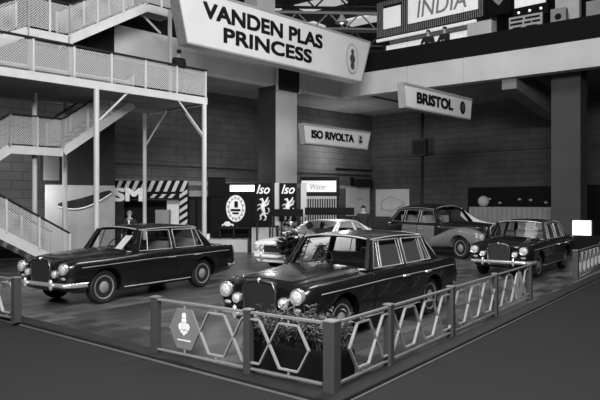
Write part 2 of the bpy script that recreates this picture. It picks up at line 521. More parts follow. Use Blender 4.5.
def saloon(label, loc, rotz, group=None):
    root = thing('saloon_car', label, 'car', loc, rotz, group)
    st = [
     (2.36,.40,.60,.72,.58,.71,.74,.60,.80,.48,.81,.38,.83,.845),
     (2.30,.34,.68,.80,.58,.785,.78,.70,.845,.56,.85,.45,.875,.895),
     (2.10,.26,.74,.845,.58,.83,.80,.75,.885,.62,.885,.50,.92,.94),
     (1.50,.22,.76,.87,.58,.855,.82,.78,.905,.66,.915,.52,.97,.99),
     (0.84,.20,.77,.875,.58,.86,.84,.80,.925,.70,.94,.55,1.0,1.02),
     (0.60,.20,.77,.875,.58,.865,.85,.81,.935,.72,.94,.5,.94,.94),
     (0.00,.20,.77,.875,.58,.865,.86,.815,.945,.73,.945,.5,.945,.945),
     (-1.40,.20,.77,.87,.58,.855,.87,.80,.955,.72,.955,.55,.96,.97),
     (-1.66,.22,.76,.865,.58,.85,.88,.80,.96,.70,.97,.55,.995,1.005),
     (-2.00,.26,.74,.85,.58,.83,.88,.78,.96,.66,.945,.5,.965,.975),
     (-2.38,.30,.72,.82,.58,.79,.87,.74,.945,.62,.91,.48,.92,.925),
     (-2.51,.38,.64,.74,.58,.715,.80,.66,.86,.55,.83,.4,.84,.845)]
    H = Hull(st)
    FA, RA, R = 1.55, -1.27, .33
    body = H.body(72).build('body', 'paint', root, smooth=35)
    cut = MB()
    for ax in (FA, RA):
        for sy in (1, -1):
            cut.lathe([(.395, .50*sy), (.395, 1.1*sy)], 36, 'y', T((ax, 0, R)))
    bool_cut(body, cut); body.data.materials.clear(); body.data.materials.append(M['paint'])
    # panels
    H.patch(.85, 2.22, 6.1, 9.9, 1, 16, 18).build('bonnet', 'paint', root, smooth=40)
    H.patch(-2.42, -1.70, 6.2, 9.8, 1, 10, 18).build('boot_lid', 'paint', root, smooth=40)
    for sy in (1, -1):
        arch = lambda z: max(-1.12, RA + math.sqrt(max(0, .43**2-(z-.33)**2)) if z < .76 else -1.12)
        for nm, a, b in (('front', -.345, .74), ('rear', arch, -.36)):
            d = H.patch(a, b, 2.15, 4.95, sy, 16, 14).build('door', 'paint', root, smooth=40)
            hx = -.20 if nm == 'front' else -1.0
            hm = MB(); hm.tube([(hx-.09, .875*sy, .80), (hx-.085, .905*sy, .80), (hx+.09, .905*sy, .80), (hx+.095, .875*sy, .80)], .014, 6)
            hm.build('handle', 'chrome', d, smooth=60)
        tr = MB(); ys = lambda x, t: Vector(H.section(x, [t])[0])
        tr.tube([(lambda p: (p.x, (p.y+.008)*sy, p.z))(ys(x, 3.72)) for x in np.linspace(-2.2, 2.1, 40)], .0075, 6)
        tr.build('side_trim', 'fence_bar', root, smooth=60)
        sl = MB(); sl.tube([(lambda p: (p.x, (p.y+.008)*sy, p.z))(ys(x, 2.12)) for x in np.linspace(-.86, 1.05, 16)], .014, 6)
        sl.build('sill_trim', 'bright_trim', root, smooth=60)
        tl = MB(); tl.ball((-2.45, .70*sy, .78), .08, .6, .7, 1.6); tl.build('tail_lamp', 'lens', root, smooth=60)
    g = dict(belt=(.775, .955), rail=(.645, 1.405), A0=(.82, .97), A1=(.55, 1.405), C0=(-1.62, .985), C1=(-1.20, 1.405),
             zc=lambda u: 1.44 + .065*math.sin(PI*min(1, .08+u*.9))**.8, bulge_f=.15, bulge_r=.10,
             windows=[[(.66, .975), (-.30, .975), (-.30, 1.382), (.47, 1.382)],
                      [(-.40, .975), (-1.30, .985), (-1.14, 1.375), (-.40, 1.382)]],
             bars={0: [((.42, .975), (.34, 1.382))], 1: [((-1.05, .98), (-1.02, 1.378))]},
             frames=[('door_pillar', [(-.30, .95), (-.40, .95), (-.40, 1.41), (-.30, 1.41)]),
                     ('rear_pillar', [(-1.30, .95), (-1.62, .955), (-1.20, 1.415), (-1.12, 1.415), (-1.14, 1.375)]),
                     ('roof_rail', [(.47, 1.382), (.55, 1.415), (-.3, 1.44), (-1.12, 1.415), (-1.14, 1.375)]),
                     ('front_quarter', [(.82, .95), (.66, .95), (.66, .98), (.47, 1.385), (.55, 1.41)])])
    greenhouse(root, g, 'paint')
    for x in (-.25, -1.2):
        m = MB(); m.box(x-.12, x+.03, -.62, .62, .9, 1.13)
        m.build('seat_back', 'seat', root, bevel=.04, smooth=40)
    steering(root, .36, -.36, 1.02, .17)
    # radiator grille
    gb = MB(); gb.prism([(2.27, -.265, .36), (2.27, .265, .36), (2.27, .29, .78), (2.27, .235, .885), (2.27, 0, .91), (2.27, -.235, .885), (2.27, -.29, .78)], (.12, 0, 0))
    go = gb.build('grille', 'interior', root)
    fr = MB(); pl = [(2.40, -.265, .36), (2.40, .265, .36), (2.40, .29, .78), (2.40, .235, .885), (2.40, 0, .91), (2.40, -.235, .885), (2.40, -.29, .78)]
    fr.tube(pl, .017, 8, closed=True); fr.build('grille_frame', 'chrome_dark', go, smooth=60)
    sl = MB()
    for i in range(15):
        y = -.245 + i*.49/14; sl.bar((2.40, y, .38), (2.40, y, .86 if abs(y) < .24 else .8), .012, .02, (1, 0, 0))
    sl.build('slats', 'chrome_dark', go)
    mc = MB(); mc.ball((2.39, 0, .91), .03, 1.4, .8, 1.2); mc.build('mascot', 'chrome', go, smooth=60)
    for sy in (1, -1):
        lamp(root, 'headlamp', 2.375, .645*sy, .735, .105)
        lamp(root, 'fog_lamp', 2.39, .42*sy, .635, .072)
        il = MB(); il.ball((2.35, .63*sy, .555), .05, .5, 1.5, .6); il.build('indicator_lamp', 'ink_grey', root, smooth=60)
        wheel(root, FA, .70*sy, R, sy); wheel(root, RA, .70*sy, R, sy)
    bumper(root, 2.44, .43, .86, .42, 1); bumper(root, -2.58, .45, .85, .42, -1)
    return root

def limousine(label, loc, rotz):
    root = thing('limousine_car', label, 'car', loc, rotz)
    st = [
     (2.62,.40,.34,.36,.70,.35,1.0,.33,1.10,.28,1.14,.22,1.16,1.17),
     (2.50,.32,.42,.44,.70,.43,1.0,.40,1.14,.34,1.18,.26,1.20,1.215),
     (1.90,.28,.60,.62,.70,.60,1.02,.54,1.18,.46,1.215,.34,1.24,1.26),
     (1.00,.26,.86,.90,.70,.87,1.05,.80,1.19,.70,1.23,.50,1.27,1.29),
     (0.70,.26,.88,.95,.70,.93,1.06,.87,1.20,.80,1.215,.55,1.215,1.215),
     (-0.5,.26,.88,.97,.72,.95,1.06,.89,1.21,.82,1.215,.55,1.215,1.215),
     (-1.7,.26,.88,.96,.72,.94,1.06,.87,1.20,.80,1.215,.55,1.215,1.22),
     (-2.2,.28,.84,.93,.72,.90,1.02,.80,1.16,.70,1.19,.50,1.20,1.21),
     (-2.45,.32,.80,.88,.70,.84,.90,.72,1.00,.60,1.03,.45,1.05,1.06),
     (-2.58,.40,.70,.76,.66,.72,.80,.60,.86,.50,.88,.35,.89,.90)]
    H = Hull(st); FA, RA, R = 1.92, -1.68, .39
    body = H.body(64).build('body', 'paint', root, smooth=35)
    cut = MB()
    for ax in (FA, RA):
        for sy in (1, -1):
            cut.lathe([(.46, .56*sy), (.46, 1.3*sy)], 36, 'y', T((ax, 0, R)))
    bool_cut(body, cut); body.data.materials.clear(); body.data.materials.append(M['paint'])
    H.patch(.80, 2.58, 4.6, 11.4, 1, 16, 20, .012).build('bonnet', 'paint', root, smooth=40)
    H.patch(-2.56, -1.95, 4.4, 11.6, 1, 12, 20, .012).build('boot_lid', 'paint', root, smooth=40)
    for sy in (1, -1):
        H.patch(-1.95, .80, 4.4, 5.4, sy, 16, 6, .012).build('waist_panel', 'paint', root, smooth=40)
        for a, b in ((-.30, .62), (-1.2, -.34)):
            d = H.patch(a, b, 2.15, 4.35, sy, 12, 10).build('door', 'paint_grey', root, smooth=40)
            hm = MB(); hm.tube([(a+.08, .96*sy, 1.0), (a+.08, 1.0*sy, 1.0), (a+.26, 1.0*sy, 1.0), (a+.26, .96*sy, 1.0)], .015, 6)
            hm.build('handle', 'chrome', d, smooth=60)
        # sweeping front wing: rounded loft from the nose back on to the front door
        prof = [(2.66,.66,.10,.55,.86),(2.58,.66,.19,.48,.96),(2.30,.70,.25,.46,1.07),(1.95,.75,.26,.44,1.12),(1.5,.79,.24,.40,1.06),(1.0,.84,.19,.36,.90),(.5,.88,.13,.34,.70),(.25,.90,.07,.32,.56)]
        pr = sorted(prof); xs = [p[0] for p in pr]; rows = []
        for x in np.linspace(xs[0], xs[-1], 40):
            yc, hw, z0, z1 = [float(q) for q in hermite(xs, [p[1:] for p in pr], [x])[0]]
            row = []
            for j in range(20):
                a = 2*PI*j/20; cx, cz = math.cos(a), math.sin(a)
                ex = 2/2.6
                row.append((x, (yc + hw*math.copysign(abs(cx)**ex, cx))*sy, (z0+z1)/2 + (z1-z0)/2*math.copysign(abs(cz)**ex, cz)))
            rows.append(row)
        wm = MB(); wm.grid(rows, closed=True); k = 20
        wm.f.append(tuple(range(k))); wm.f.append(tuple((39)*k+j for j in range(k)))
        wo = wm.build('front_wing', 'paint_grey', root, smooth=50)
        c2 = MB(); c2.lathe([(.46, .50*sy), (.46, 1.4*sy)], 36, 'y', T((FA, 0, R)))
        bool_cut(wo, c2); wo.data.materials.clear(); wo.data.materials.append(M['paint_grey'])
        lamp(root, 'headlamp', 2.66, .66*sy, .80, .13)
        wheel(root, FA, .82*sy, R, sy, spec='paint_grey'); wheel(root, RA, .80*sy, R, sy, spec='paint_grey')
    g = dict(belt=(.86, 1.21), rail=(.70, 1.74), A0=(.82, 1.22), A1=(.40, 1.74), C0=(-2.2, 1.20), C1=(-1.68, 1.74),
             zc=lambda u: 1.80 + .14*math.sin(PI*min(1, .12+u*.8))**.8, bulge_f=.12, bulge_r=.08, rail_arch=.05, frame_r=.012,
             windows=[[(.64, 1.24), (-.28, 1.24), (-.28, 1.70), (.32, 1.70)],
                      [(-.40, 1.24), (-1.16, 1.24), (-1.14, 1.69), (-.40, 1.70)],
                      [(-1.28, 1.24), (-1.92, 1.26), (-1.62, 1.66), (-1.26, 1.69)]],
             frames=[('door_pillar', [(-.28, 1.20), (-.40, 1.20), (-.40, 1.76), (-.28, 1.76)]),
                     ('door_pillar', [(-1.16, 1.20), (-1.28, 1.20), (-1.26, 1.75), (-1.14, 1.75)]),
                     ('rear_pillar', [(-1.92, 1.20), (-2.2, 1.20), (-1.68, 1.76), (-1.5, 1.76), (-1.62, 1.66)]),
                     ('roof_rail', [(.33, 1.70), (.40, 1.75), (-.3, 1.79), (-1.0, 1.79), (-1.6, 1.76), (-1.62, 1.66), (-1.26, 1.69), (-.4, 1.70)]),
                     ('front_quarter', [(.82, 1.20), (.64, 1.20), (.64, 1.24), (.32, 1.70), (.40, 1.75)]),
                     ('window_sill', [(.64, 1.20), (-1.92, 1.20), (-1.92, 1.26), (-1.28, 1.24), (.64, 1.24)])])
    greenhouse(root, g, 'paint')
    for x in (-.3, -1.5):
        m = MB(); m.box(x-.12, x+.03, -.66, .66, 1.15, 1.50)
        m.build('seat_back', 'board_light', root, bevel=.05, smooth=40)
    steering(root, .35, -.4, 1.32, .19)
    gb = MB(); gb.prism([(2.58, -.27, .45), (2.58, .27, .45), (2.58, .28, 1.10), (2.58, .16, 1.20), (2.58, -.16, 1.20), (2.58, -.28, 1.10)], (.12, 0, 0))
    go = gb.build('grille', 'interior', root)
    fr = MB(); fr.tube([(2.71, -.27, .45), (2.71, .27, .45), (2.71, .28, 1.10), (2.71, .16, 1.20), (2.71, -.16, 1.20), (2.71, -.28, 1.10)], .025, 8, closed=True)
    fr.build('grille_frame', 'chrome', go, smooth=60)
    bumper(root, 2.86, .50, .90, .35, 1, h=.12); bumper(root, -2.66, .52, .9, .35, -1, h=.12)
    return root

def coupe(label, loc, rotz):
    root = thing('coupe_car', label, 'car', loc, rotz)
    st = [
     (2.34,.25,.66,.76,.56,.75,.66,.70,.72,.58,.73,.42,.735,.74),
     (2.26,.22,.72,.83,.56,.82,.70,.76,.77,.62,.775,.45,.785,.79),
     (1.9,.24,.76,.87,.56,.855,.74,.80,.82,.66,.82,.48,.84,.85),
     (1.3,.20,.78,.88,.56,.865,.76,.81,.85,.68,.86,.5,.885,.90),
     (.8,.19,.78,.88,.56,.865,.77,.81,.87,.70,.885,.5,.91,.92),
     (.5,.19,.78,.88,.56,.865,.78,.81,.88,.72,.88,.5,.88,.88),
     (-1.3,.19,.78,.88,.56,.865,.80,.81,.90,.72,.90,.5,.90,.905),
     (-1.7,.22,.77,.875,.56,.86,.80,.79,.90,.68,.905,.5,.915,.92),
     (-2.2,.30,.72,.84,.56,.82,.78,.75,.87,.62,.875,.45,.885,.89),
     (-2.38,.40,.64,.76,.56,.74,.72,.68,.80,.55,.81,.4,.815,.82)]
    H = Hull(st); FA, RA, R = 1.42, -1.28, .33
    body = H.body(64).build('body', 'paint_white', root, smooth=35)
    cut = MB()
    for ax in (FA, RA):
        for sy in (1, -1):
            cut.lathe([(.385, .50*sy), (.385, 1.1*sy)], 36, 'y', T((ax, 0, R)))
    bool_cut(body, cut); body.data.materials.clear(); body.data.materials.append(M['paint_white'])
    H.patch(.84, 2.22, 6.2, 9.8, 1, 16, 18).build('bonnet', 'paint_white', root, smooth=40)
    for sy in (1, -1):
        d = H.patch(-.62, .66, 2.15, 4.9, sy, 14, 12).build('door', 'paint_white', root, smooth=40)
        hm = MB(); hm.tube([(-.52, .87*sy, .78), (-.52, .905*sy, .78), (-.36, .905*sy, .78), (-.36, .87*sy, .78)], .013, 6)
        hm.build('handle', 'chrome', d, smooth=60)
        for y, r in ((.66, .085), (.47, .085)):
            lamp(root, 'headlamp', 2.34, y*sy, .62, r)
        wheel(root, FA, .72*sy, R, sy, spec='chrome'); wheel(root, RA, .72*sy, R, sy, spec='chrome')
    g = dict(belt=(.765, .90), rail=(.58, 1.27), A0=(.80, .90), A1=(.12, 1.27), C0=(-1.72, .915), C1=(-.86, 1.27),
             zc=lambda u: 1.30 + .04*math.sin(PI*min(1, .1+u*.8))**.8, bulge_f=.16, bulge_r=.1, rail_arch=.02,
             windows=[[(.56, .92), (-.58, .92), (-.50, 1.25), (.06, 1.25)], [(-.66, .92), (-1.30, .925), (-.88, 1.24), (-.58, 1.25)]],
             frames=[('door_pillar', [(-.58, .90), (-.66, .90), (-.58, 1.28), (-.50, 1.28)]),
                     ('rear_pillar', [(-1.30, .90), (-1.72, .90), (-.86, 1.285), (-.82, 1.28), (-.88, 1.24)]),
                     ('roof_rail', [(.06, 1.25), (.12, 1.28), (-.4, 1.295), (-.86, 1.28), (-.88, 1.24), (-.5, 1.25)]),
                     ('front_quarter', [(.80, .90), (.56, .90), (.56, .92), (.06, 1.25), (.12, 1.28)])])
    greenhouse(root, g, 'paint_white')
    for x in (-.35, -1.05):
        m = MB(); m.box(x-.12, x+.03, -.6, .6, .85, 1.06); m.build('seat_back', 'interior', root, bevel=.04, smooth=40)
    steering(root, .2, .36, .98, .17)
    gb = MB(); gb.prism([(2.28, -.34, .50), (2.28, .34, .50), (2.28, .38, .60), (2.28, .34, .70), (2.28, -.34, .70), (2.28, -.38, .60)], (.10, 0, 0))
    go = gb.build('grille', 'interior', root)
    fr = MB(); fr.tube([(2.385, -.34, .50), (2.385, .34, .50), (2.385, .38, .60), (2.385, .34, .70), (2.385, -.34, .70), (2.385, -.38, .60)], .014, 8, closed=True)
    fr.build('grille_frame', 'chrome', go, smooth=60)
    bumper(root, 2.43, .40, .84, .35, 1, 'paint_white'); bumper(root, -2.45, .45, .84, .35, -1)
    return root

def park(car, nose, deg):                # middle of the nose on the floor, axis angle nose -> tail
    a = math.radians(deg); car.location = (nose[0] + math.cos(a)*2.38, nose[1] + math.sin(a)*2.38, 0); car.rotation_euler = (0, 0, a + PI)
main = saloon('black saloon in the centre foreground, nose above the flower trough at the fence corner', (0, 0, 0), 0, 'black saloons on the corner stand')
park(main, (-.55, 8.38), 52.5)
left = copy_tree(main); park(left, (-4.93, 11.65), 57); left['label'] = 'black saloon parked on its own at the left, below the white staircase'
right = copy_tree(main); park(right, (5.2, 16.0), 53.5); right['label'] = 'black saloon at the right, in front of the two-tone limousine'
limousine('big two-tone limousine with black top and grey flanks, behind the centre saloon', (5.45, 23.55, 0), math.atan2(-.866, .5))
cp = coupe('white coupe half hidden behind the centre saloon', (0, 0, 0), 0); park(cp, (-.62, 17.6), 53.5); cp.scale = (1.08,)*3

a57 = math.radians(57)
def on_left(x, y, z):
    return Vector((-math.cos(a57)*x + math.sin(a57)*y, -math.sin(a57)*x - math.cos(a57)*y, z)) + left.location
pcd = thing('reflection_card', 'added white card imitating a reflection in the windscreen of the left saloon', 'reflection card', tuple(on_left(.66, .12, .965)), a57+PI)  # card added to imitate the bright diagonal reflection on the glass
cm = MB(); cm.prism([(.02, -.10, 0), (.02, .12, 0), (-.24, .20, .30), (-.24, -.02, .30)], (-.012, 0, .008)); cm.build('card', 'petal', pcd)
cm = MB(); cm.prism([(-.03, .04, 0), (-.03, .07, 0), (-.20, .10, .25), (-.20, .07, .25)], (-.01, 0, -.008)); cm.build('reflection_card_strut', 'board', pcd)

# ------------------------------------------------------------------ floor and building shell
LD = Vector((.700, .714, 0)); LN = Vector((.714, -.700, 0))     # left gallery direction / towards the viewer
RD = Vector((.797, -.604, 0)); RN = Vector((-.604, -.797, 0))
AL = math.atan2(.714, .700); AR = math.atan2(-.604, .797)
struct('floor', MB().box(-30, 40, -6, 60, -.5, -.06), 'aisle')
plat = [(.35, 6.01), (-16.6, 20.0), (-16.6, 46), (20, 46), (20, 32.3)]
pm = MB(); pm.prism([(x, y, -.06) for x, y in plat], (0, 0, .0599))
struct('platform_base', pm, 'plinth_side')
fm = MB(); fm.prism([(x, y, 0) for x, y in plat], (0, 0, .004))
fo = MB()
ang = math.atan2(.804, .594); rot = Matrix.Rotation(-ang, 4, 'Z')
fo.prism([rot @ Vector((x, y, -.002)) for x, y in plat], (0, 0, .006))
struct('floor_stand', fo, 'floor', rotz=ang)
for i, (a, b) in enumerate((((.35, 6.01), (-16.6, 20.0)), ((.35, 6.01), (20, 32.3)))):
    a3, b3 = Vector((a[0], a[1], -.045)), Vector((b[0], b[1], -.045))
    d = (b3-a3).normalized(); n = Vector((-d.y, d.x, 0)); n = n if n.dot(Vector((0, -1, 0))) > 0 else -n
    struct('floor_border' if i else 'floor_kerb', MB().bar(a3-n*.13+Vector((0, 0, .036)), b3-n*.13+Vector((0, 0, .036-.003*i)), .25, .034), 'plinth_side')
    struct('trim_%d' % (i+1), MB().bar(a3+n*.01, b3+n*.01, .016, .02), 'edge')

def along(P0, D, N, s, w, z): return Vector((P0[0], P0[1], 0)) + D*s + N*w + Vector((0, 0, z))
# walls (local x runs along the wall)
WC = (4.7, 40.0)
wl = math.atan2(.69, .72); wr = math.atan2(-.66, .75)
struct('wall_left', MB().box(-34, 0, 0, .4, -.06, 8.4), 'brickL', (WC[0], WC[1], 0), wl)
struct('wall_right', MB().box(0, 26, 0, .4, -.06, 8.4), 'brickR', (WC[0], WC[1], 0), wr)
def ledge(s0, s1, z, h, d, m, ang, name):
    struct(name, MB().box(s0, s1, -d, 0, z-h/2, z+h/2), m, (WC[0], WC[1], 0), ang)
ledge(-20, -.2, 3.75, .09, .07, 'pipe', wl, 'trim_3')
ledge(-20, -.2, 2.95, .22, .05, 'board', wl, 'trim_4')
ledge(.2, 18, 4.9, .06, .07, 'pipe', wr, 'trim_5')
# main gallery: beams, slab, parapets
BC = (2.04, 30.0)
struct('beam_left', MB().box(-17, 0, 0, .5, 7.13, 8.22), 'beam', (BC[0], BC[1], 0), AL)
struct('beam_right', MB().box(0, 22, 0, .5, 7.13, 8.2), 'beam', (BC[0], BC[1], 0), AR)
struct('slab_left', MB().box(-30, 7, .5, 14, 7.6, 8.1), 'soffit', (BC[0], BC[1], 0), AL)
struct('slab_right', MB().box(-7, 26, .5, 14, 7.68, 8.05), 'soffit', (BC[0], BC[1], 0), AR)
struct('parapet_left', MB().box(-17, 0, .05, .3, 8.22, 9.4), 'black', (BC[0], BC[1], 0), AL)
struct('parapet_right', MB().box(0, 22, .05, .3, 8.2, 9.1), 'black', (BC[0], BC[1], 0), AR)
# dark bay in the left beam behind the stair
struct('wall_panel', MB().box(-17, -12.2, -.06, 0, 7.0, 8.5), 'black', (BC[0], BC[1], 0), AL)
# cross beams under the right gallery
bb = MB(); bb.prism([(0, 0, 7.13), (0, 0, 6.7), (5.5, 0, 6.2), (7.5, 0, 6.2), (7.5, 0, 7.5), (0, 0, 7.5)], (0, .6, 0))
struct('beam_cross', bb, 'soffit', tuple(along(BC, RD, RN, 8.4, -.3, 0)), math.atan2(.797, .604))
# columns
def column(name, s, D, N, w, m, x0, x1, y0, y1, z0, z1, P0=BC, ang=AL):
    p = along(P0, D, N, s, w, 0)
    return struct(name, MB().box(x0, x1, y0, y1, z0, z1), m, tuple(p), ang)
column('column_centre', -3.95, LD, LN, 0, 'column', -.60, .72, -.12, .9, 0, 7.2)
column('column_centre_shade', -3.95, LD, LN, 0, 'pipe', -.62, -.60, -.12, 1.0, 0, 7.12)  # thin dark sheet painting the shade on the column's left face
column('column_upper', -3.95, LD, LN, 0, 'column', -.5, .6, 1.2, 2.1, 8.1, 17)
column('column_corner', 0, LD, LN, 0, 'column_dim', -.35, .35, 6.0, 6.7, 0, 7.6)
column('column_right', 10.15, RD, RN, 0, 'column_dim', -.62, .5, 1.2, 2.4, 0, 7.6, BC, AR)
pn = thing('notice_board', 'dark board mounted on the beam at the head of the central column', 'board', tuple(along(BC, LD, LN, -3.95, .24, 6.93)), AL)
MB().box(-.62, .70, -.05, .02, 0, 1.25).build('panel', 'dark', pn)
MB().box(-.68, -.62, -.07, .02, -.05, 1.4).build('batten', 'white_dull', pn); MB().box(.70, .75, -.07, .02, -.05, 1.32).build('batten', 'white_dull', pn)
# upper hall behind the galleries
struct('wall_back', MB().box(-60, 70, 0, .5, 6, 30), 'hall', (6, 62, 0), 0)
struct('ceiling', MB().box(-40, 40, -10, 20, 17.5, 17.9), 'hall', (4, 46, 0), 0)
for i, (x, y) in enumerate(((1.6, 47.5), (-3.5, 49.0), (5.5, 51.5), (0.2, 54.0))):
    struct('rooflight_%d' % (i+1), MB().box(-1.9, 1.9, -.9, .9, 17.35, 17.5), 'roofglow', (x, y, 0), AR)
for i in range(4):
    tm = MB(); y = 36 + i*5.0
    tm.bar((-16, y, 16.6), (18, y+2, 16.6), .2, .2); tm.bar((-16, y, 15.4), (18, y+2, 15.4), .16, .16)
    for k in range(14):
        x = -16 + k*2.43; tm.bar((x, y+k*.143, 15.4), (x+1.2, y+.07+k*.143, 16.6), .1, .1); tm.bar((x+1.2, y+.07+k*.143, 16.6), (x+2.43, y+.143+k*.143, 15.4), .1, .1)
    struct('roof_truss', tm, 'truss')
# dark canopy above the upper right stands
struct('ceiling_canopy', MB().box(.5, 24, .6, 5, 13.3, 13.8), 'black', (BC[0], BC[1], 0), AR)

# ------------------------------------------------------------------ white steel gallery and stairs
GP = (-3.37, 21.9)
def G(s, w, z): return along(GP, LD, -LN, s, w, z)       # w>0 goes back from the front edge
ZD = 5.72
gal = thing('steel_gallery', 'white steel walkway gallery on slender posts, running back from the left', 'gallery', (GP[0], GP[1], 0), AL)
# local: x = s, y = w
L0 = -10
MB().box(L0, 0, .06, 4.0, ZD-.16, ZD).build('deck', 'soffit', gal)
MB().box(L0, .05, -.02, .06, ZD-.22, ZD+.02).build('fascia', 'white', gal)
MB().box(-.02, .06, .06, 4.0, ZD-.22, ZD+.02).build('fascia', 'white_dull', gal)
for s, w, r in ((-.04, .05, .085), (-4.16, .05, .085), (-8.3, .05, .085), (-.15, 3.85, .075), (-3.55, 3.6, .085), (-5.1, 2.42, .08)):
    MB().lathe([(r, 0), (r, ZD-.15)], 12, 'z', T((s, w, 0))).build('post', 'white' if w < 1 else 'white_dull', gal, smooth=40)
for a, b in (((-4.16, .05, 4.45), (-3.1, .05, ZD-.2)), ((-.05, .05, 4.35), (-1.15, .05, ZD-.2)), ((-.05, .1, 4.3), (-.05, 1.4, ZD-.2)), ((-.15, 3.85, 4.2), (-.15, 2.3, ZD-.2))):
    MB().tube([a, b], .035, 8).build('brace', 'white', gal, smooth=40)
for k in range(9):
    s = -.02 - k*1.22
    MB().box(s-.03, s+.03, -.03, .03, ZD, ZD+.98).build('baluster', 'white', gal)
MB().box(L0, .04, -.04, .04, ZD+.96, ZD+1.02).build('handrail', 'dark', gal)
MB().box(L0, 0, -.005, .005, ZD+.08, ZD+.92).build('mesh_panel', 'wire', gal)
MB().box(L0, -2.35, 1.2, 1.21, ZD+.02, ZD+.42).build('lower_panel', 'wire_solid', gal)
MB().box(L0, -2.35, 1.19, 1.23, ZD+.42, ZD+.46).build('lower_rail', 'white', gal)
for s, h in ((-1.43, 8.6), (-4.95, 7.0), (-6.15, 7.0)):
    MB().box(s-.05, s+.05, .08, .18, ZD, h).build('tall_post', 'white_dull', gal)

def flight(parent, w0, w1, s0, z0, s1, z1, inset=0):
    """one stair flight with treads, stringers and mesh balustrade; s0,z0 bottom -> s1,z1 top (local x,z)"""
    n = max(3, int(abs(z1-z0)/.18)); tm = MB()
    for i in range(n):
        k = (i+.5)/n; x = s0+(s1-s0)*k; z = z0+(z1-z0)*(i+1)/n
        tm.box(x-.15, x+.15, w0+.05, w1-.05, z-.05, z-.01)
    tm.build('treads', 'soffit', parent)
    for w in (w0, w1):
        MB().bar((s0, w, z0-.08), (s1, w, z1-.08), .06, .28).build('stringer', 'white' , parent)
    for w in (w0, w1):
        MB().bar((s0, w, z0+1.0), (s1, w, z1+1.0), .06, .05).build('handrail', 'dark', parent)
        mm = MB(); mm.add([(s0, w, z0+.1), (s1, w, z1+.1), (s1, w, z1+.95), (s0, w, z0+.95)], [(0, 1, 2, 3)])
        mm.build('mesh_panel', 'wire' if w == w0 else 'wire', parent)
        nb = max(2, int(abs(s1-s0)/1.1)+1)
        for i in range(nb+1):
            k = i/nb; x = s0+(s1-s0)*k; z = z0+(z1-z0)*k
            MB().box(x-.03, x+.03, w-.03, w+.03, z, z+1.0).build('baluster', 'white', parent)
def landing(parent, w0, w1, s0, s1, z, sides=True):
    MB().box(s0, s1, w0+.05, w1, z-.14, z).build('landing', 'soffit', parent)
    MB().box(s0, s1, w0-.02, w0+.05, z-.24, z+.02).build('fascia', 'white', parent)
    MB().box(s0, s1, w0-.03, w0+.03, z+.97, z+1.02).build('handrail', 'dark', parent)
    MB().box(s0, s1, w0-.004, w0+.004, z+.08, z+.94).build('mesh_panel', 'wire', parent)
    for s in np.linspace(s0, s1, 3): MB().box(s-.03, s+.03, w0-.03, w0+.03, z, z+1.0).build('baluster', 'white', parent)
low = thing('lower_staircase', 'white half-turn staircase hanging below the steel gallery', 'staircase', (GP[0], GP[1], 0), AL)
flight(low, 2.0, 3.3, -4.34, 3.75, -1.75, ZD-.1)
landing(low, 2.0, 3.3, -6.02, -4.34, 3.75)
flight(low, 2.0, 3.3, -8.6, 1.85, -6.02, 3.75)
bot = thing('ground_staircase', 'white staircase rising leftward from the floor behind the left saloon', 'staircase', (GP[0], GP[1], 0), AL)
flight(bot, .3, 1.6, -4.9, .05, -8.6, 2.15)
for w in (.29,):
    mm = MB(); mm.add([(-4.9, w, .1), (-8.6, w, 2.2), (-8.6, w, 3.1), (-4.9, w, 1.0)], [(0, 1, 2, 3)]); mm.build('mesh_panel', 'wire_solid', bot)
up = thing('upper_staircase', 'white staircase climbing from the gallery to the upper landing', 'staircase', (GP[0], GP[1], 0), AL)
flight(up, .6, 1.55, -8.6, ZD+.02, -6.02, 7.12)
landing(up, .6, 1.55, -6.02, -4.75, 7.12)
flight(up, .6, 1.55, -4.75, 7.12, -2.03, 8.75)
landing(up, .6, 1.55, -2.03, -.9, 8.75)
MB().tube([(-1.43, .7, 7.9), (-1.9, 1.2, 8.6)], .04, 8).build('brace', 'white', up)

# ------------------------------------------------------------------ hanging signs
def hung_sign(name, label, P0, blen, z0, z1, sl, sr, depth, lines, ang=AL, rods=(), rodtop=9.5):
    """trapezoid sign, local x along its bottom edge; sl/sr = how far the top overhangs left/right"""
    r = thing(name, label, 'sign', (P0[0], P0[1], 0), ang)
    face = [(0, 0, z0), (blen, 0, z0), (blen+sr, 0, z1), (-sl, 0, z1)]
    MB().prism(face, (0, depth, 0)).build('board', 'sign_big' if blen > 6 else 'sign', r)
    e = MB(); t = .05
    e.prism([(-.03, -.02, z0-.06), (blen+.03, -.02, z0-.06), (blen+.02, -.02, z0), (-.02, -.02, z0)], (0, depth+.04, 0))
    e.prism([(-sl-.04, -.02, z1), (blen+sr+.04, -.02, z1), (blen+sr+.04, -.02, z1+t*1.6), (-sl-.04, -.02, z1+t*1.6)], (0, depth+.04, 0))
    e.prism([(-.03, -.02, z0-.06), (0, -.02, z0), (-sl, -.02, z1), (-sl-.04, -.02, z1)], (0, depth+.04, 0))
    e.prism([(blen+.03, -.02, z0-.06), (blen, -.02, z0), (blen+sr, -.02, z1), (blen+sr+.04, -.02, z1)], (0, depth+.04, 0))
    e.build('edge_frame', 'sign_edge', r)
    for (txt, xc, zc, w, h, bold) in lines:
        mb = MB(); text_into(mb, txt, w, h, T((xc, -.012, zc)), bold); mb.build('lettering', 'ink', r)
    for x in rods:
        MB().tube([(x, depth/2, z1), (x, depth/2, rodtop)], .003, 5).build('hanger_rod', 'ink', r)
    return r
SP = Vector((-2.66, 21.2, 0)) + LD*(-1.5)
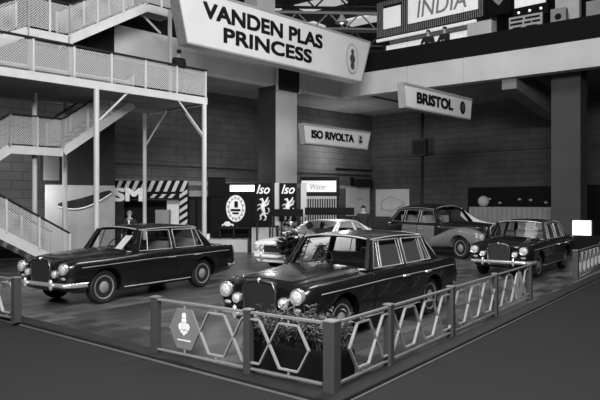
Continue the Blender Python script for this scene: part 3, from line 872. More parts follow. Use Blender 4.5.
s1 = hung_sign('hanging_sign', 'long white overhead sign lettered VANDEN PLAS PRINCESS', SP, 9.1, 7.28, 9.05, .42, .62, .45,
     [('VANDEN PLAS', 3.61, 8.50, 5.9, .52, .045), ('PRINCESS', 3.73, 7.80, 4.4, .49, .045)], rods=(.5, 8.6), rodtop=17.4)
em = MB(); cxs, czs = 8.47, 8.14
def ell(cx, cz, rx, rz, n=28): return [(cx+rx*math.cos(2*PI*i/n), cz+rz*math.sin(2*PI*i/n)) for i in range(n)]
o1, o2 = ell(cxs, czs, .40, .66), ell(cxs, czs, .33, .58)
em.prism([(x, -.03, z) for x, z in o1], (0, .03, 0)); e0 = em.build('emblem', 'ink_grey', s1)
e2 = MB(); e2.prism([(x, -.04, z) for x, z in o2], (0, .01, 0)); e2.build('emblem_field', 'sign', e0)
e3 = MB()
for dz, rx, rz in ((.30, .10, .12), (0, .17, .20), (-.30, .13, .17)):
    e3.prism([(x, -.05, z) for x, z in ell(cxs, czs+dz, rx, rz, 14)], (0, .01, 0))
e3.build('emblem_device', 'fence_post', e0)

IP = Vector((.22, 25.0, 0))
s2 = hung_sign('hanging_sign', 'small white hanging sign lettered ISO RIVOLTA', IP, 4.05, 4.45, 5.16, .10, .22, .25,
     [('ISO RIVOLTA', 1.72, 4.83, 2.7, .31, .05)], rods=(.3, 3.6), rodtop=7.6)
d = MB(); d.prism([(3.40, -.02, 4.62), (3.72, -.02, 4.62), (3.72, -.02, 5.02), (3.40, -.02, 5.02)], (0, .02, 0)); b0 = d.build('badge', 'ink_grey', s2)
d = MB(); d.box(3.47, 3.65, -.03, -.02, 4.68, 4.80); d.box(3.5, 3.62, -.03, -.02, 4.84, 4.97); d.build('badge_device', 'ink', b0)
BP = Vector((3.80, 22.0, 0))
s3 = hung_sign('hanging_sign', 'white hanging sign lettered BRISTOL above the limousine', BP, 4.62, 5.47, 6.23, .10, .12, .25,
     [('BRISTOL', 1.98, 5.86, 2.5, .38, .05)], rods=(.3, 4.3), rodtop=13)
d = MB(); d.prism([(x, -.02, z) for x, z in ell(4.02, 5.85, .20, .26)], (0, .02, 0)); b0 = d.build('badge', 'ink', s3)
d = MB(); d.prism([(x, -.03, z) for x, z in ell(4.02, 5.85, .11, .16)], (0, .01, 0)); d.build('badge_device', 'fence_post', b0)

# ------------------------------------------------------------------ fences
FR = Vector((.583, .812, 0)); FL = Vector((-.803, .595, 0)); F0 = Vector((.333, 6.37, 0))
def fence(name, label, D, s0, s1, posts, hexes, plaques, pitch=.55, wide=.03):
    p0 = F0 + D*s0
    if D is FL: ang = math.atan2(-D.y, -D.x); sg = -1
    else: ang = math.atan2(D.y, D.x); sg = 1
    r = thing(name, label, 'fence', tuple(p0), ang, 'low barrier fences round the corner stand')
    X = lambda s: sg*(s-s0)
    def bx(a, b, y0, y1, z0, z1): return MB().box(min(a, b), max(a, b), y0, y1, z0, z1)
    bx(X(s0), X(s1), -.02, .02, .695, .725).build('top_rail', 'fence_rail', r, bevel=.006)
    bx(X(s0), X(s1), -.016, .016, .05, .075).build('bottom_rail', 'fence_rail', r, bevel=.006)
    for s, w in posts:
        q = bx(X(s)-w/2, X(s)+w/2, -w/2, w/2, 0, .735).build('post', 'fence_post', r, bevel=.008)
        c = bx(X(s)-w/2-.006, X(s)+w/2+.006, -w/2-.006, w/2+.006, .735, .75).build('post_cap', 'fence_rail', q)
    Wd, Hh, fl = pitch, .25, .13
    for s in hexes:
        pts = [(s-Wd/2, .385), (s-fl, .385+Hh), (s+fl, .385+Hh), (s+Wd/2, .385), (s+fl, .385-Hh), (s-fl, .385-Hh)]
        # clip to the run
        if s in plaques:
            mb = MB(); mb.prism([(X(a), -.012, z) for a, z in pts], (0, .024, 0))
            q = mb.build('plaque', 'plaque' if D is FL else 'board_light', r); q['label'] = 'solid hexagonal plaque with pale emblem'
            e = MB()
            for (dx, dz, rr) in ((0, .14, .04), (0, .085, .045), (-.055, .0, .05), (.055, .0, .05), (0, .02, .05), (-.04, -.05, .03), (.04, -.05, .03), (0, -.08, .025)):
                e.prism([(X(s)+dx+rr*math.cos(2*PI*i/12)*.9, -.016, .41+dz+rr*math.sin(2*PI*i/12)) for i in range(12)], (0, .005, 0))
            e.box(X(s)-.12, X(s)+.12, -.016, -.011, .235, .25)
            e.build('emblem', 'petal' if D is FL else 'ink_grey', q)
            mb = MB()
        else:
            mb = MB()
            for i in range(6):
                (a, za), (b, zb) = pts[i], pts[(i+1) % 6]
                lo, hi = min(s0, s1), max(s0, s1)
                if a < lo-.01 or a > hi+.01 or b < lo-.01 or b > hi+.01: continue
                mb.bar((X(a), 0, za), (X(b), 0, zb), wide, .018, (0, 0, 1))
        for z0, z1 in ((.635, .70), (.08, .135)):
            mb.box(X(s)-.009, X(s)+.009, -.009, .009, z0, z1)
        if mb.v: mb.build('hexagon_bars', 'fence_bar', r)
    return r
fence('barrier_fence', 'low fence along the front left edge, with a hexagonal emblem plaque', FL, .12, 2.77, [(1.155, .09), (2.77, .10)],
      [.57+.55*i for i in range(0, 4)], [.57+.55*3], wide=.034)
fence('barrier_fence', 'low fence along the right edge, from the stout corner post to a plaque', FR, 0, 7.4, [(0, .14), (1.28, .10), (3.25, .10), (5.25, .09), (7.4, .10)],
      [.65+.6*i for i in range(0, 12)], [.65+.6*10], .6, wide=.034)
fence('barrier_fence', 'low fence at the far left edge of the picture', FL, 6.25, 9.5, [(6.25, .12), (8.2, .1)], [6.55+.55*i for i in range(5)], [], wide=.05)
fence('barrier_fence', 'low fence at the far right edge, beyond the gap', FR, 11.75, 15.5, [(11.75, .14), (15.5, .12)], [12.1+.55*i for i in range(6)], [], wide=.07)

# ------------------------------------------------------------------ planters
def leaf_mesh(mb, base, tip, w, droop=.0):
    b, t = Vector(base), Vector(tip); d = t-b
    side = d.cross(Vector((random.uniform(-.5, .5), random.uniform(-.5, .5), 1))).normalized()*w
    mid = b + d*.5 + Vector((0, 0, droop))
    mb.add([b, mid+side, t, mid-side], [(0, 1, 2), (0, 2, 3)])
def bush(parent, cx, rx, ry, z0, h, n, lw, ll, m='leaf'):
    lf = MB(); st = MB()
    for i in range(n):
        x = cx + random.uniform(-rx, rx); y = random.uniform(-ry, ry)
        hh = h*random.uniform(.35, 1.0)
        lean = Vector((random.uniform(-.25, .25)*h, random.uniform(-.25, .25)*h, hh))
        b = Vector((x, y, z0)); st.tube([b, b+lean*.6, b+lean], [.006, .005, .003], 4)
        for k in range(9):
            q = b + lean*random.uniform(.3, 1.0); a = random.uniform(0, 2*PI); l = ll*random.uniform(.6, 1.2)
            leaf_mesh(lf, q, q + Vector((math.cos(a)*l, math.sin(a)*l, random.uniform(-.3, .6)*l)), lw, .02)
    st.build('stems', 'stem', parent); lf.build('leaves', m, parent)
pa = math.atan2(-.595, .803)
tr = thing('flower_trough', 'dark trough of leafy plants behind the fence corner', 'planter', (.0, 7.18, 0), pa)
tb = MB(); tb.box(-.62, .62, -.22, .22, .0, .30); tb.build('trough', 'ink', tr, bevel=.012)
MB().box(-.60, .60, -.20, .20, .30, .315).build('soil', 'black', tr)
bush(tr, .0, .60, .20, .31, .46, 120, .016, .10)
for i in range(20):
    pass
pt = thing('potted_plant', 'tall dark plant with pale blooms standing before the white coupe', 'plant', (-.22, 16.0, 0), 0)
MB().lathe([(.16, 0), (.22, .34), (.24, .36), (.21, .36)], 20).build('pot', 'white_dull', pt, smooth=40)
bush(pt, 0, .18, .18, .35, 1.15, 40, .06, .26, 'leaf_dark')
for i in range(16):
    a = random.uniform(0, 2*PI); rr = random.uniform(.05, .35)
    MB().ball((rr*math.cos(a), rr*math.sin(a), random.uniform(.95, 1.5)), .05, 1, 1, .6, 8, 5).build('bloom', 'petal', pt, smooth=60)
pt2 = thing('potted_plant', 'smaller dark plant right of the tall one before the coupe', 'plant', (.62, 15.7, 0), 0)
MB().lathe([(.14, 0), (.19, .28), (.2, .30), (.18, .30)], 20).build('pot', 'white_dull', pt2, smooth=40)
bush(pt2, 0, .14, .14, .3, .7, 16, .04, .16, 'leaf_dark')

# ------------------------------------------------------------------ people
def person(label, loc, rotz, coat='coat', legs='suit', hair='hair', scale=1.0, arms='down', shirt=False):
    r = thing('person', label, 'person', loc, rotz, None)
    r.scale = (scale,)*3
    V, E, R = [], [], []
    def v(p, rad, par=None):
        V.append(p); R.append(rad)
        if par is not None: E.append((par, len(V)-1))
        return len(V)-1
    pel = v((0, 0, .95), (.15, .10)); sp = v((0, .01, 1.15), (.14, .095), pel); ch = v((0, 0, 1.36), (.165, .10), sp)
    nk = v((0, 0, 1.49), .055, ch); jaw = v((0, -.02, 1.57), (.062, .072), nk); hd = v((0, -.01, 1.66), (.076, .092), jaw); top = v((0, 0, 1.73), (.055, .065), hd)
    nose = v((0, -.105, 1.635), .014, hd); 
    JV, JE, JR = [], [], []
    def j(p, rad, par=None):
        JV.append(p); JR.append(rad)
        if par is not None: JE.append((par, len(JV)-1))
        return len(JV)-1
    jp = j((0, 0, .86), (.185, .13)); js = j((0, .01, 1.12), (.17, .125), jp); jc = j((0, 0, 1.36), (.19, .125), js); jn = j((0, .01, 1.46), (.09, .08), jc)
    TV, TE, TR = [], [], []
    def t(p, rad, par=None):
        TV.append(p); TR.append(rad)
        if par is not None: TE.append((par, len(TV)-1))
        return len(TV)-1
    tp = t((0, 0, .93), (.16, .115))
    for sx in (1, -1):
        if arms == 'down': el, wr_, hand = (.25*sx, .03, 1.12), (.27*sx, -.04, .88), Vector((.02*sx, -.03, -1)).normalized()
        else: el, wr_, hand = (.27*sx, -.10, 1.13), (.20*sx, -.36, 1.08), Vector((-.2*sx, -1, -.1)).normalized()
        sh = v((.18*sx, 0, 1.40), .062, ch); e = v(el, .046, sh); w = v(wr_, .03, e)
        wv = Vector(wr_); pm_ = v(tuple(wv+hand*.055), (.04, .022), w)
        side = hand.cross(Vector((1, 0, 0))).normalized() if arms == 'down' else hand.cross(Vector((0, 0, 1))).normalized()
        for k, (off, ln) in enumerate(((-.03, .06), (-.01, .075), (.011, .07), (.03, .055))):
            kn = v(tuple(wv+hand*.10+side*off), .0095, pm_); v(tuple(wv+hand*(.10+ln*.55)+side*off*1.05), .0085, kn)
            v(tuple(wv+hand*(.10+ln*.9)+side*off*1.02+Vector((-.015*sx, 0, 0))), .007, len(V)-1)
        th = v(tuple(wv+hand*.04-side*.045), .0105, pm_); v(tuple(wv+hand*.085-side*.06), .009, th)
        hp = v((.09*sx, 0, .90), .085, pel); kn = v((.10*sx, -.015, .50), .055, hp); an = v((.105*sx, .02, .09), .038, kn); v((.115*sx, -.13, .035), (.042, .03), an)
        a = j((.19*sx, 0, 1.40), .078, jc); b = j(el, .062, a); j(tuple(Vector(el).lerp(wv, .93)), .046, b)
        a = t((.09*sx, 0, .87), .10, tp); b = t((.10*sx, -.01, .50), .075, a); t((.105*sx, .015, .10), .06, b)
    me = skin_mesh(V, E, R); link('body', me, 'skin', r)
    link('jacket', skin_mesh(JV, JE, JR), coat, r); link('trousers', skin_mesh(TV, TE, TR), legs, r)
    hm = MB(); hm.ball((0, .015, 1.69), .106, .9, 1.05, .80, 14, 8); hm.build('hair', hair, r, smooth=60)
    for sx in (1, -1):
        MB().ball((.03*sx, -.088, 1.665), .011, 1, .6, .8, 8, 5).build('eye', 'eye', r, smooth=60)
        MB().ball((.08*sx, .0, 1.645), .028, .35, .7, 1.1, 8, 5).build('ear', 'skin', r, smooth=60)
        MB().ball((.115*sx, -.05, .045), .06, .85, 2.2, .75, 10, 6).build('shoe', 'eye', r, smooth=60)
    MB().box(-.022, .022, -.094, -.084, 1.588, 1.595).build('mouth', 'interior', r)
    if not shirt: return r
    cl = MB(); cl.prism([(-.045, -.128, 1.44), (.045, -.128, 1.44), (.008, -.135, 1.22), (-.008, -.135, 1.22)], (0, .02, 0)); cl.build('shirt_front', 'shirt', r)
    return r
gp = G(-.95, .30, ZD)
person('person in dark coat seen from behind, leaning on the gallery rail', tuple(gp), AL+PI*.9, 'coat', 'coat', scale=.92, arms='fwd')
person('grey-haired person standing behind the left saloon, by the striped stand', (-6.0, 21.5, 0), .1, 'suit', 'suit', 'hair_grey', scale=.96, shirt=True)
person('person in dark suit standing before the pale wall posters', (2.55, 24.6, .0), -.1, 'suit', 'suit', scale=1.06)
pr = along(BC, RD, RN, 3.55, -1.0, 8.05)
person('left one of the two people at the upper gallery parapet', tuple(along(BC, RD, RN, 4.25, -.75, 8.05)), AR+.2, 'coat', 'coat', arms='fwd', scale=1.06)
person('right one of the two people at the upper gallery parapet', tuple(along(BC, RD, RN, 5.05, -.75, 8.05)), AR-.2, 'coat', 'coat', arms='fwd', scale=1.06)

# ------------------------------------------------------------------ exhibits at the back left
# partition block
pt_ = Vector((-7.27, 24.0, 0)); pd = Vector((-9.6, 23.0, 0)); pang = math.atan2(pt_.y-pd.y, pt_.x-pd.x); plen = (pt_-pd).length
struct('partition_lower', MB().box(0, plen, 0, .25, 0, 2.66), 'board', tuple(pd), pang)
struct('partition_upper', MB().box(.7, plen, -.04, .3, 2.66, 5.5), 'dark', tuple(pd), pang)
fp = thing('framed_panel', 'grey framed panel at the upper left of the grey partition', 'panel', tuple(pd+Vector((0, -.10, 0))), pang)
MB().box(-.12, .62, -.08, -.02, 2.72, 3.95).build('frame', 'ink', fp); MB().box(-.02, .54, -.09, -.08, 2.82, 3.87).build('field', 'fence_post', fp)
sw = thing('cloth_swag', 'dark draped swag with a pale lower hem on the grey partition', 'drape', tuple(pd), pang)
sm = MB(); hmb = MB(); rows = [[], []]; hem = []
for i in range(21):
    k = i/20; x = .45+k*1.95; zl = 1.84 + .5*k*k - .22*math.sin(PI*k)*(1-.5*k); zt = zl + .10 + .30*math.sin(PI*k)**.7
    rows[0].append((x, -.05-.05*math.sin(k*9)**2, zt)); rows[1].append((x, -.03, zl)); hem.append((x, -.06, zl))
sm.grid(rows); sm.build('cloth', 'dark', sw, smooth=60); hmb.tube(hem, .03, 6); hmb.build('hem', 'shirt', sw, smooth=60)

bn = thing('covered_exhibit', 'low dark covered exhibit behind the ground staircase', 'exhibit', (-12.0, 21.2, 0), .2)
q = MB(); prof = [(0, .3), (.1, 1.0), (.5, 1.35), (.9, 1.9), (1.5, 2.0), (1.9, 1.5), (2.5, 1.35), (2.7, .9), (2.75, .3)]
q.prism([(x, 0, z) for x, z in prof], (0, .9, 0)); q.build('cover', 'dark', bn, bevel=.05, smooth=50); MB().box(.1, 2.6, .1, .8, 0, .3).build('base', 'ink', bn)

# striped stand with the letters SM
BS = Vector((-7.75, 25.6, 0))
bs = thing('striped_stand', 'striped black and white booth front with white letters SM', 'exhibition stand', tuple(BS), 0)
MB().box(0, 3.05, 0, .2, 2.12, 2.92).build('header', 'ink', bs)
MB().box(2.68, 3.05, 0, .2, 0, 2.12).build('side_post', 'ink', bs)
stp = MB(); z0, z1 = 2.45, 2.90
for i in range(9):
    x = -.02 + i*.34; stp.prism([(x, -.015, z0), (x+.16, -.015, z0), (x+.36, -.015, z1), (x+.20, -.015, z1)], (0, .014, 0))
stp.build('stripes', 'sign', bs)
st2 = MB()
for i in range(7):
    z = .3 + i*.31; st2.prism([(2.70, -.015, z), (3.03, -.015, z+.22), (3.03, -.015, z+.38), (2.70, -.015, z+.16)], (0, .014, 0))
st2.build('post_stripes', 'sign', bs)
lt = MB(); text_into(lt, 'SM', 1.16, .50, T((.55, -.02, 2.32)), .07); lt.build('lettering', 'white_glow', bs)
l3 = MB(); 
for i in range(3): l3.prism([(1.45+i*.38, -.02, 2.18), (1.62+i*.38, -.02, 2.18), (1.78+i*.38, -.02, 2.34), (1.6+i*.38, -.02, 2.34)], (0, .015, 0))
l3.build('side_lettering', 'sign', bs)
MB().box(0, 2.68, 1.3, 1.35, 0, 2.1).build('back_panel', 'dark', bs)
wp = thing('white_screen', 'white display screen inside the striped booth', 'screen', (BS.x+2.0, BS.y+.8, 0), 0)
MB().box(0, .72, 0, .06, .9, 2.08).build('panel', 'white_glow', wp); MB().box(.04, .10, .0, .06, 0, .9).build('leg', 'dark', wp); MB().box(.62, .68, 0, .06, 0, .9).build('leg', 'dark', wp)
gc = thing('grey_cabinet', 'grey cabinet before the white screen in the striped booth', 'cabinet', (BS.x+1.62, BS.y+.25, 0), 0)
MB().box(0, .58, 0, .4, 0, 1.68).build('carcass', 'board', gc, bevel=.01); MB().box(.03, .55, -.02, 0, .1, 1.5).build('door', 'board', gc)

# white plinth and the black kiosk with a toothed oval emblem
PL = Vector((-5.6, 24.4, 0))
struct('plinth_back', MB().box(0, 3.5, 0, 2.6, 0, .5), 'board_light', tuple(PL), .0)
KZ = .5
ks = thing('display_kiosk', 'black kiosk with a light box and a round toothed emblem', 'kiosk', (-3.75, 25.6, KZ), 0)
MB().box(0, 1.85, 0, .3, 0, 2.30).build('back_board', 'ink', ks)
MB().box(-.1, .6, -.05, .35, 1.75, 2.55).build('side_cap', 'ink', ks)
MB().box(.82, 1.88, -.06, .0, 1.95, 2.22).build('light_box', 'lightbox', ks)
emz, emx = 1.24, 1.06
e = MB(); e.prism([(x, -.06, z) for x, z in ell(emx, emz, .40, .56, 40)], (0, .06, 0)); eo = e.build('emblem', 'white_glow', ks)
e = MB(); e.prism([(emx+(.36 if (i//2) % 2 else .29)*math.cos(2*PI*i/56), -.07, emz+(.51 if (i//2) % 2 else .42)*math.sin(2*PI*i/56)) for i in range(56)], (0, .01, 0)); e.build('emblem_teeth', 'ink_grey', eo)
e = MB(); e.prism([(x, -.08, z) for x, z in ell(emx, emz, .27, .40, 32)], (0, .01, 0)); e.build('emblem_field', 'white_glow', eo)
e = MB(); e.box(emx-.20, emx+.20, -.09, -.08, emz-.12, emz-.02); e.box(emx-.13, emx+.13, -.09, -.08, emz-.24, emz-.16); e.box(emx-.05, emx+.10, -.09, -.08, emz+.04, emz+.30)
e.build('emblem_bars', 'ink', eo)
tb = thing('display_table', 'dark table in front of the kiosk carrying a pale model car', 'table', (-3.35, 24.85, KZ), 0)
MB().box(0, 1.35, 0, .55, .42, .47).build('table_top', 'dark', tb)
for x in (.04, .62, 1.26):
    for y in (.04, .46): MB().box(x, x+.06, y, y+.06, 0, .42).build('leg', 'dark', tb)
mc = thing('model_car', 'small pale model car on the dark table beside the kiosk emblem', 'model car', (-3.2, 25.1, KZ+.47), 0)
mm = MB(); mm.prism([(0, -.1, .05), (.48, -.1, .05), (.48, -.1, .13), (.36, -.1, .15), (.28, -.1, .24), (.14, -.1, .24), (.07, -.1, .15), (0, -.1, .12)], (0, .2, 0)); mm.build('shell', 'petal', mc, bevel=.015, smooth=50)
for x in (.1, .38):
    for y in (-.1, .1): MB().lathe([(.05, -.015), (.05, .015)], 12, 'y', T((x, y, .05))).build('wheel', 'rubber', mc)
# low dark exhibit left of the kiosk
dc = thing('dark_cabinet', 'long dark display cabinet between the striped booth and the kiosk', 'cabinet', (-5.0, 26.2, KZ), 0)
MB().box(0, 1.15, 0, .5, 0, 1.75).build('carcass', 'ink', dc); MB().box(-.03, 1.2, -.05, .5, 1.75, 2.0).build('top_band', 'board', dc); MB().box(.1, .5, -.02, 0, .2, 1.6).build('door', 'dark', dc); MB().box(.62, 1.05, -.02, 0, .2, 1.6).build('door', 'dark', dc)
lc = thing('small_lantern', 'white lantern box standing on the plinth left of the table', 'lantern', (-3.85, 24.75, KZ), 0)
MB().box(0, .18, 0, .18, 0, .22).build('housing', 'petal', lc); MB().box(.06, .12, .06, .12, .22, .26).build('cap', 'dark', lc)

# poster boards with script and a rampant griffin
def poster(x, y, label):
    r = thing('poster_board', label, 'poster', (x, y, 0), .0, None)
    MB().box(0, .68, 0, .06, 1.25, 2.74).build('board', 'ink', r)
    for px in (.06, .56): MB().box(px, px+.06, .06, .12, 0, 2.7).build('stand_post', 'dark', r)
    t1 = MB(); text_into(t1, 'Iso', .50, .34, T((.34, -.015, 2.5)), .02, shear=.35); t1.build('lettering', 'petal', r)
    gm = MB(); q = lambda pts, rad: gm.tube([(a*.85, -.012, b+.08) for a, b in pts], rad, 6)
    q([(.40, 1.92), (.36, 1.75), (.42, 1.55), (.40, 1.42)], [.05, .10, .07, .05])       # trunk
    q([(.40, 1.92), (.34, 2.04), (.24, 2.02)], [.05, .06, .03])                         # head and beak
    q([(.42, 1.84), (.56, 1.98), (.62, 2.12)], [.05, .05, .015]); q([(.44, 1.76), (.62, 1.85), (.68, 2.0)], [.05, .04, .01])   # wings
    q([(.34, 1.80), (.22, 1.84), (.14, 1.78)], [.035, .025, .015]); q([(.34, 1.68), (.2, 1.68), (.14, 1.6)], [.035, .025, .015])  # forelegs
    q([(.40, 1.48), (.28, 1.40), (.30, 1.26), (.22, 1.24)], [.06, .045, .03, .015]); q([(.42, 1.46), (.52, 1.36), (.50, 1.24), (.42, 1.22)], [.055, .04, .03, .015])  # hind legs
    q([(.44, 1.5), (.60, 1.48), (.68, 1.6), (.62, 1.7)], [.025, .02, .02, .03])          # tail
    gm.build('griffin_emblem', 'petal', r, smooth=60)
    return r
poster(-1.76, 23.6, 'black poster with white script and griffin, left of the pale strip')
poster(-.80, 23.6, 'black poster with white script and griffin, right of the pale strip')
ps = thing('pale_panel', 'pale upright strip between the two griffin posters', 'panel', (-.98, 23.7, 0), 0)
MB().box(0, .2, 0, .05, 1.1, 2.75).build('board', 'board_light', ps); MB().box(.05, .15, .05, .1, 0, 2.7).build('stand_post', 'dark', ps)
ps = thing('pale_panel', 'pale upright strip right of the griffin posters, beside the column', 'panel', (.03, 23.7, 0), 0)
MB().box(0, .22, 0, .05, 1.1, 2.75).build('board', 'board_light', ps); MB().box(.05, .15, .05, .1, 0, 2.7).build('stand_post', 'dark', ps)

# white lettered sign with barred grille below
ws = thing('illuminated_sign', 'bright white light box above a barred screen, right of the column', 'sign', (.05, 28.2, 0), .0)
MB().box(-.05, 1.78, 0, .3, 2.30, 3.18).build('casing', 'dark', ws)
MB().box(.02, 1.62, -.03, 0, 2.48, 3.0).build('panel', 'lightbox_dim', ws)
lt = MB(); text_into(lt, 'Water', .75, .26, T((.80, -.04, 2.72)), .0, depth=.005, shear=.2); lt.build('lettering', 'ink_grey', ws)
for x in (.0, 1.66): MB().box(x, x+.08, .05, .25, 0, 2.3).build('post', 'dark', ws)
bg = thing('barred_screen', 'screen of upright pale bars beneath the bright light box', 'screen', (.05, 27.95, 0), 0)
MB().box(0, 1.62, .06, .1, .6, 2.28).build('backing', 'dark', bg)
b = MB()
for i in range(15): b.box(.03+i*.11, .07+i*.11, -.02, .06, .6, 2.24)
b.build('bars', 'board_light', bg); MB().box(0, 1.62, -.03, .08, 2.16, 2.28).build('top_bar', 'board_light', bg)
for x in (0, 1.56): MB().box(x, x+.06, 0, .06, 0, .6).build('leg', 'dark', bg)

# neighbouring stand's barrier: dark board on posts
nb = thing('stand_barrier', 'short dark board barrier below the right griffin poster', 'barrier', (-1.06, 23.0, 0), .0)
MB().box(0, 1.18, 0, .05, 1.46, 1.74).build('board', 'ink', nb)
for x in (.0, 1.13): MB().box(x, x+.05, .0, .05, 0, 1.46).build('post', 'truss', nb)
nb = thing('stand_barrier', 'long dark board barrier right of the column, below the barred screen', 'barrier', (.18, 22.9, 0), .0)
MB().box(0, 1.85, 0, .05, 1.52, 1.80).build('board', 'ink', nb)
for x in (.0, 1.80): MB().box(x, x+.05, .0, .05, 0, 1.45).build('post', 'truss', nb)
# low wall/counter behind the posters
struct('counter_back', MB().box(0, 4.6, 0, .5, 0, 1.0), 'board_light', (-1.9, 24.0, 0), 0)

# posters on the back wall by the corner
def wall_poster(s0, s1, z0, z1, label, pts):
    p = along(WC, Vector((.72, .69, 0)), Vector((.69, -.72, 0)), s0, .06, 0)
    r = thing('wall_poster', label, 'poster', tuple(p), wl)
    MB().box(0, s1-s0, 0, .05, z0, z1).build('sheet', 'board_light', r)
    m = MB(); m.tube([(x*(s1-s0), -.01, z0+z*(z1-z0)) for x, z in pts], .025, 5); m.build('line_drawing', 'ink_grey', r)
wall_poster(-2.55, -.30, 1.15, 2.95, 'pale poster left of the wall corner, behind the standing person', [(.3, .2), (.35, .6), (.7, .62), (.72, .2)])
p = along(WC, Vector((.75, -.66, 0)), Vector((-.66, -.75, 0)), .35, .06, 0)
r = thing('wall_poster', 'pale poster right of the wall corner with a line drawing', 'poster', tuple(p), wr)
MB().box(0, 2.5, 0, .05, 1.1, 2.85).build('sheet', 'board_light', r)
m = MB(); m.tube([(.4, -.01, 1.5), (.5, -.01, 2.1), (1.1, -.01, 2.4), (1.7, -.01, 2.2), (2.2, -.01, 1.9)], .03, 5); m.tube([(.4, -.01, 1.6), (1.2, -.01, 1.45), (2.2, -.01, 1.9)], .03, 5); m.build('line_drawing', 'ink_grey', r)
bx = thing('wall_box', 'grey service box on the wall above the left pale poster', 'box', tuple(along(WC, Vector((.72, .69, 0)), Vector((.69, -.72, 0)), -1.7, .2, 3.0)), wl)
MB().box(0, 1.5, 0, .2, 0, .5).build('casing', 'dark', bx); MB().box(-.5, -.3, 0, .15, .1, .6).build('switch', 'ink', bx)
pp = MB(); pp.tube([tuple(along(WC, Vector((.72, .69, 0)), Vector((.69, -.72, 0)), -3.6, .15, 4.1)), tuple(along(WC, Vector((.72, .69, 0)), Vector((.69, -.72, 0)), -.25, .15, 4.1)), tuple(along(WC, Vector((.72, .69, 0)), Vector((.69, -.72, 0)), -.25, .15, 4.5))], .05, 6)
tag(pp.build('wall_pipe', 'pipe', smooth=60), 'dark pipe running along the wall above the pale posters', 'pipe')
pv = MB(); pv.tube([tuple(along(WC, Vector((.75, -.66, 0)), Vector((-.66, -.75, 0)), 3.75, .12, 0)), tuple(along(WC, Vector((.75, -.66, 0)), Vector((-.66, -.75, 0)), 3.75, .12, 7.5))], .07, 8)
tag(pv.build('down_pipe', 'pipe', smooth=60), 'dark vertical pipe on the right wall below the BRISTOL sign', 'pipe')
jb = thing('junction_box', 'dark junction box on the vertical pipe below the BRISTOL sign', 'box', tuple(along(WC, Vector((.75, -.66, 0)), Vector((-.66, -.75, 0)), 3.3, .5, 4.85)), wr)
MB().box(0, .95, 0, .25, 0, 1.0).build('casing', 'pipe', jb); MB().box(.08, .87, -.03, 0, .08, .92).build('lid', 'dark', jb)

# ------------------------------------------------------------------ right back: dark showcase, counter, light box
RW = Vector((.75, -.66, 0)); RWN = Vector((-.66, -.75, 0))
sc = thing('showcase', 'dark recessed showcase with small glints, at the right wall', 'showcase', tuple(along(WC, RW, RWN, 7.0, .5, 0)), wr)
MB().box(0, 4.7, 0, .45, 1.7, 2.85).build('case', 'ink', sc)
MB().box(0, 4.7, -.1, .45, 0, 1.7).build('base', 'dark', sc)
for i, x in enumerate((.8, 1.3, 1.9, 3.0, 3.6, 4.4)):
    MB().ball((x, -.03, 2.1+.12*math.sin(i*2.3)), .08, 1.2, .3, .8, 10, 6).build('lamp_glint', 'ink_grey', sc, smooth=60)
ct = thing('display_counter', 'pale draped counter in front of the dark showcase', 'counter', tuple(along(WC, RW, RWN, 7.7, 1.8, 0)), wr)
cm = MB(); rws = [[], []]
for i in range(81):
    k = i/80; rws[0].append((k*4.4, -.02*math.sin(i*1.3), 1.75)); rws[1].append((k*4.4, -.05*math.sin(i*1.3)-.03, 0))
cm.grid(rws); cm.build('drape', 'board', ct, smooth=60); MB().box(0, 4.4, 0, .8, 1.68, 1.76).build('top', 'board', ct)
wd = thing('bright_light_cloth', 'glowing white cloth imitating bright light on the left end of the draped counter', 'drape', tuple(along(WC, RW, RWN, 7.5, 2.3, 0)), wr)
wm = MB(); rws = [[], []]
for i in range(25):
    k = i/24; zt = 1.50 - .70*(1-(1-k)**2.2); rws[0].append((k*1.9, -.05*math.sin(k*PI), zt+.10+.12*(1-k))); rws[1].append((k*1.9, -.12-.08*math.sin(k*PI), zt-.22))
wm.grid(rws); wm.build('cloth', 'white_glow', wd, smooth=60); MB().box(.0, 1.85, .02, .3, 0, .62).build('support', 'dark', wd)  # glowing cloth imitates the bright light on the end of the counter
gl = thing('globe_ornament', 'pale round ornament on the draped counter', 'ornament', tuple(along(WC, RW, RWN, 8.4, 1.5, 1.76)), 0)
MB().ball((0, 0, .30), .30, 1, 1, 1, 18, 12).build('globe', 'board_light', gl, smooth=60); MB().lathe([(.14, 0), (.06, .05)], 16).build('foot', 'dark', gl)
lb = thing('light_cabinet', 'bright white light box on a dark counter at the right edge', 'light box', (10.12, 22.7, 0), AR)
MB().box(0, .64, 0, .35, .78, 1.32).build('lit_panel', 'lightbox', lb); MB().box(-.15, 2.6, 0, .5, 0, .78).build('counter', 'ink', lb); MB().box(.65, .70, 0, .35, .78, 1.34).build('end_panel', 'dark', lb)
rl = thing('counter_rail', 'thin pale rail above the dark counter at the right edge', 'rail', (11.5, 21.5, 0), AR)
MB().box(0, 2.2, -.02, .02, 1.12, 1.16).build('rail', 'white_dull', rl)
for x in (0, 1.0, 2.0): MB().box(x, x+.04, -.02, .02, 0, 1.3).build('post', 'white_dull', rl)
dd = thing('dark_doorway_panel', 'dark door panel on the right wall beyond the pilaster', 'panel', tuple(along(WC, RW, RWN, 13.0, .08, 0)), wr)
MB().box(0, 1.3, 0, .06, 0, 2.9).build('leaf', 'ink', dd); MB().box(1.05, 1.12, -.06, 0, 1.0, 1.1).build('handle', 'fence_rail', dd)

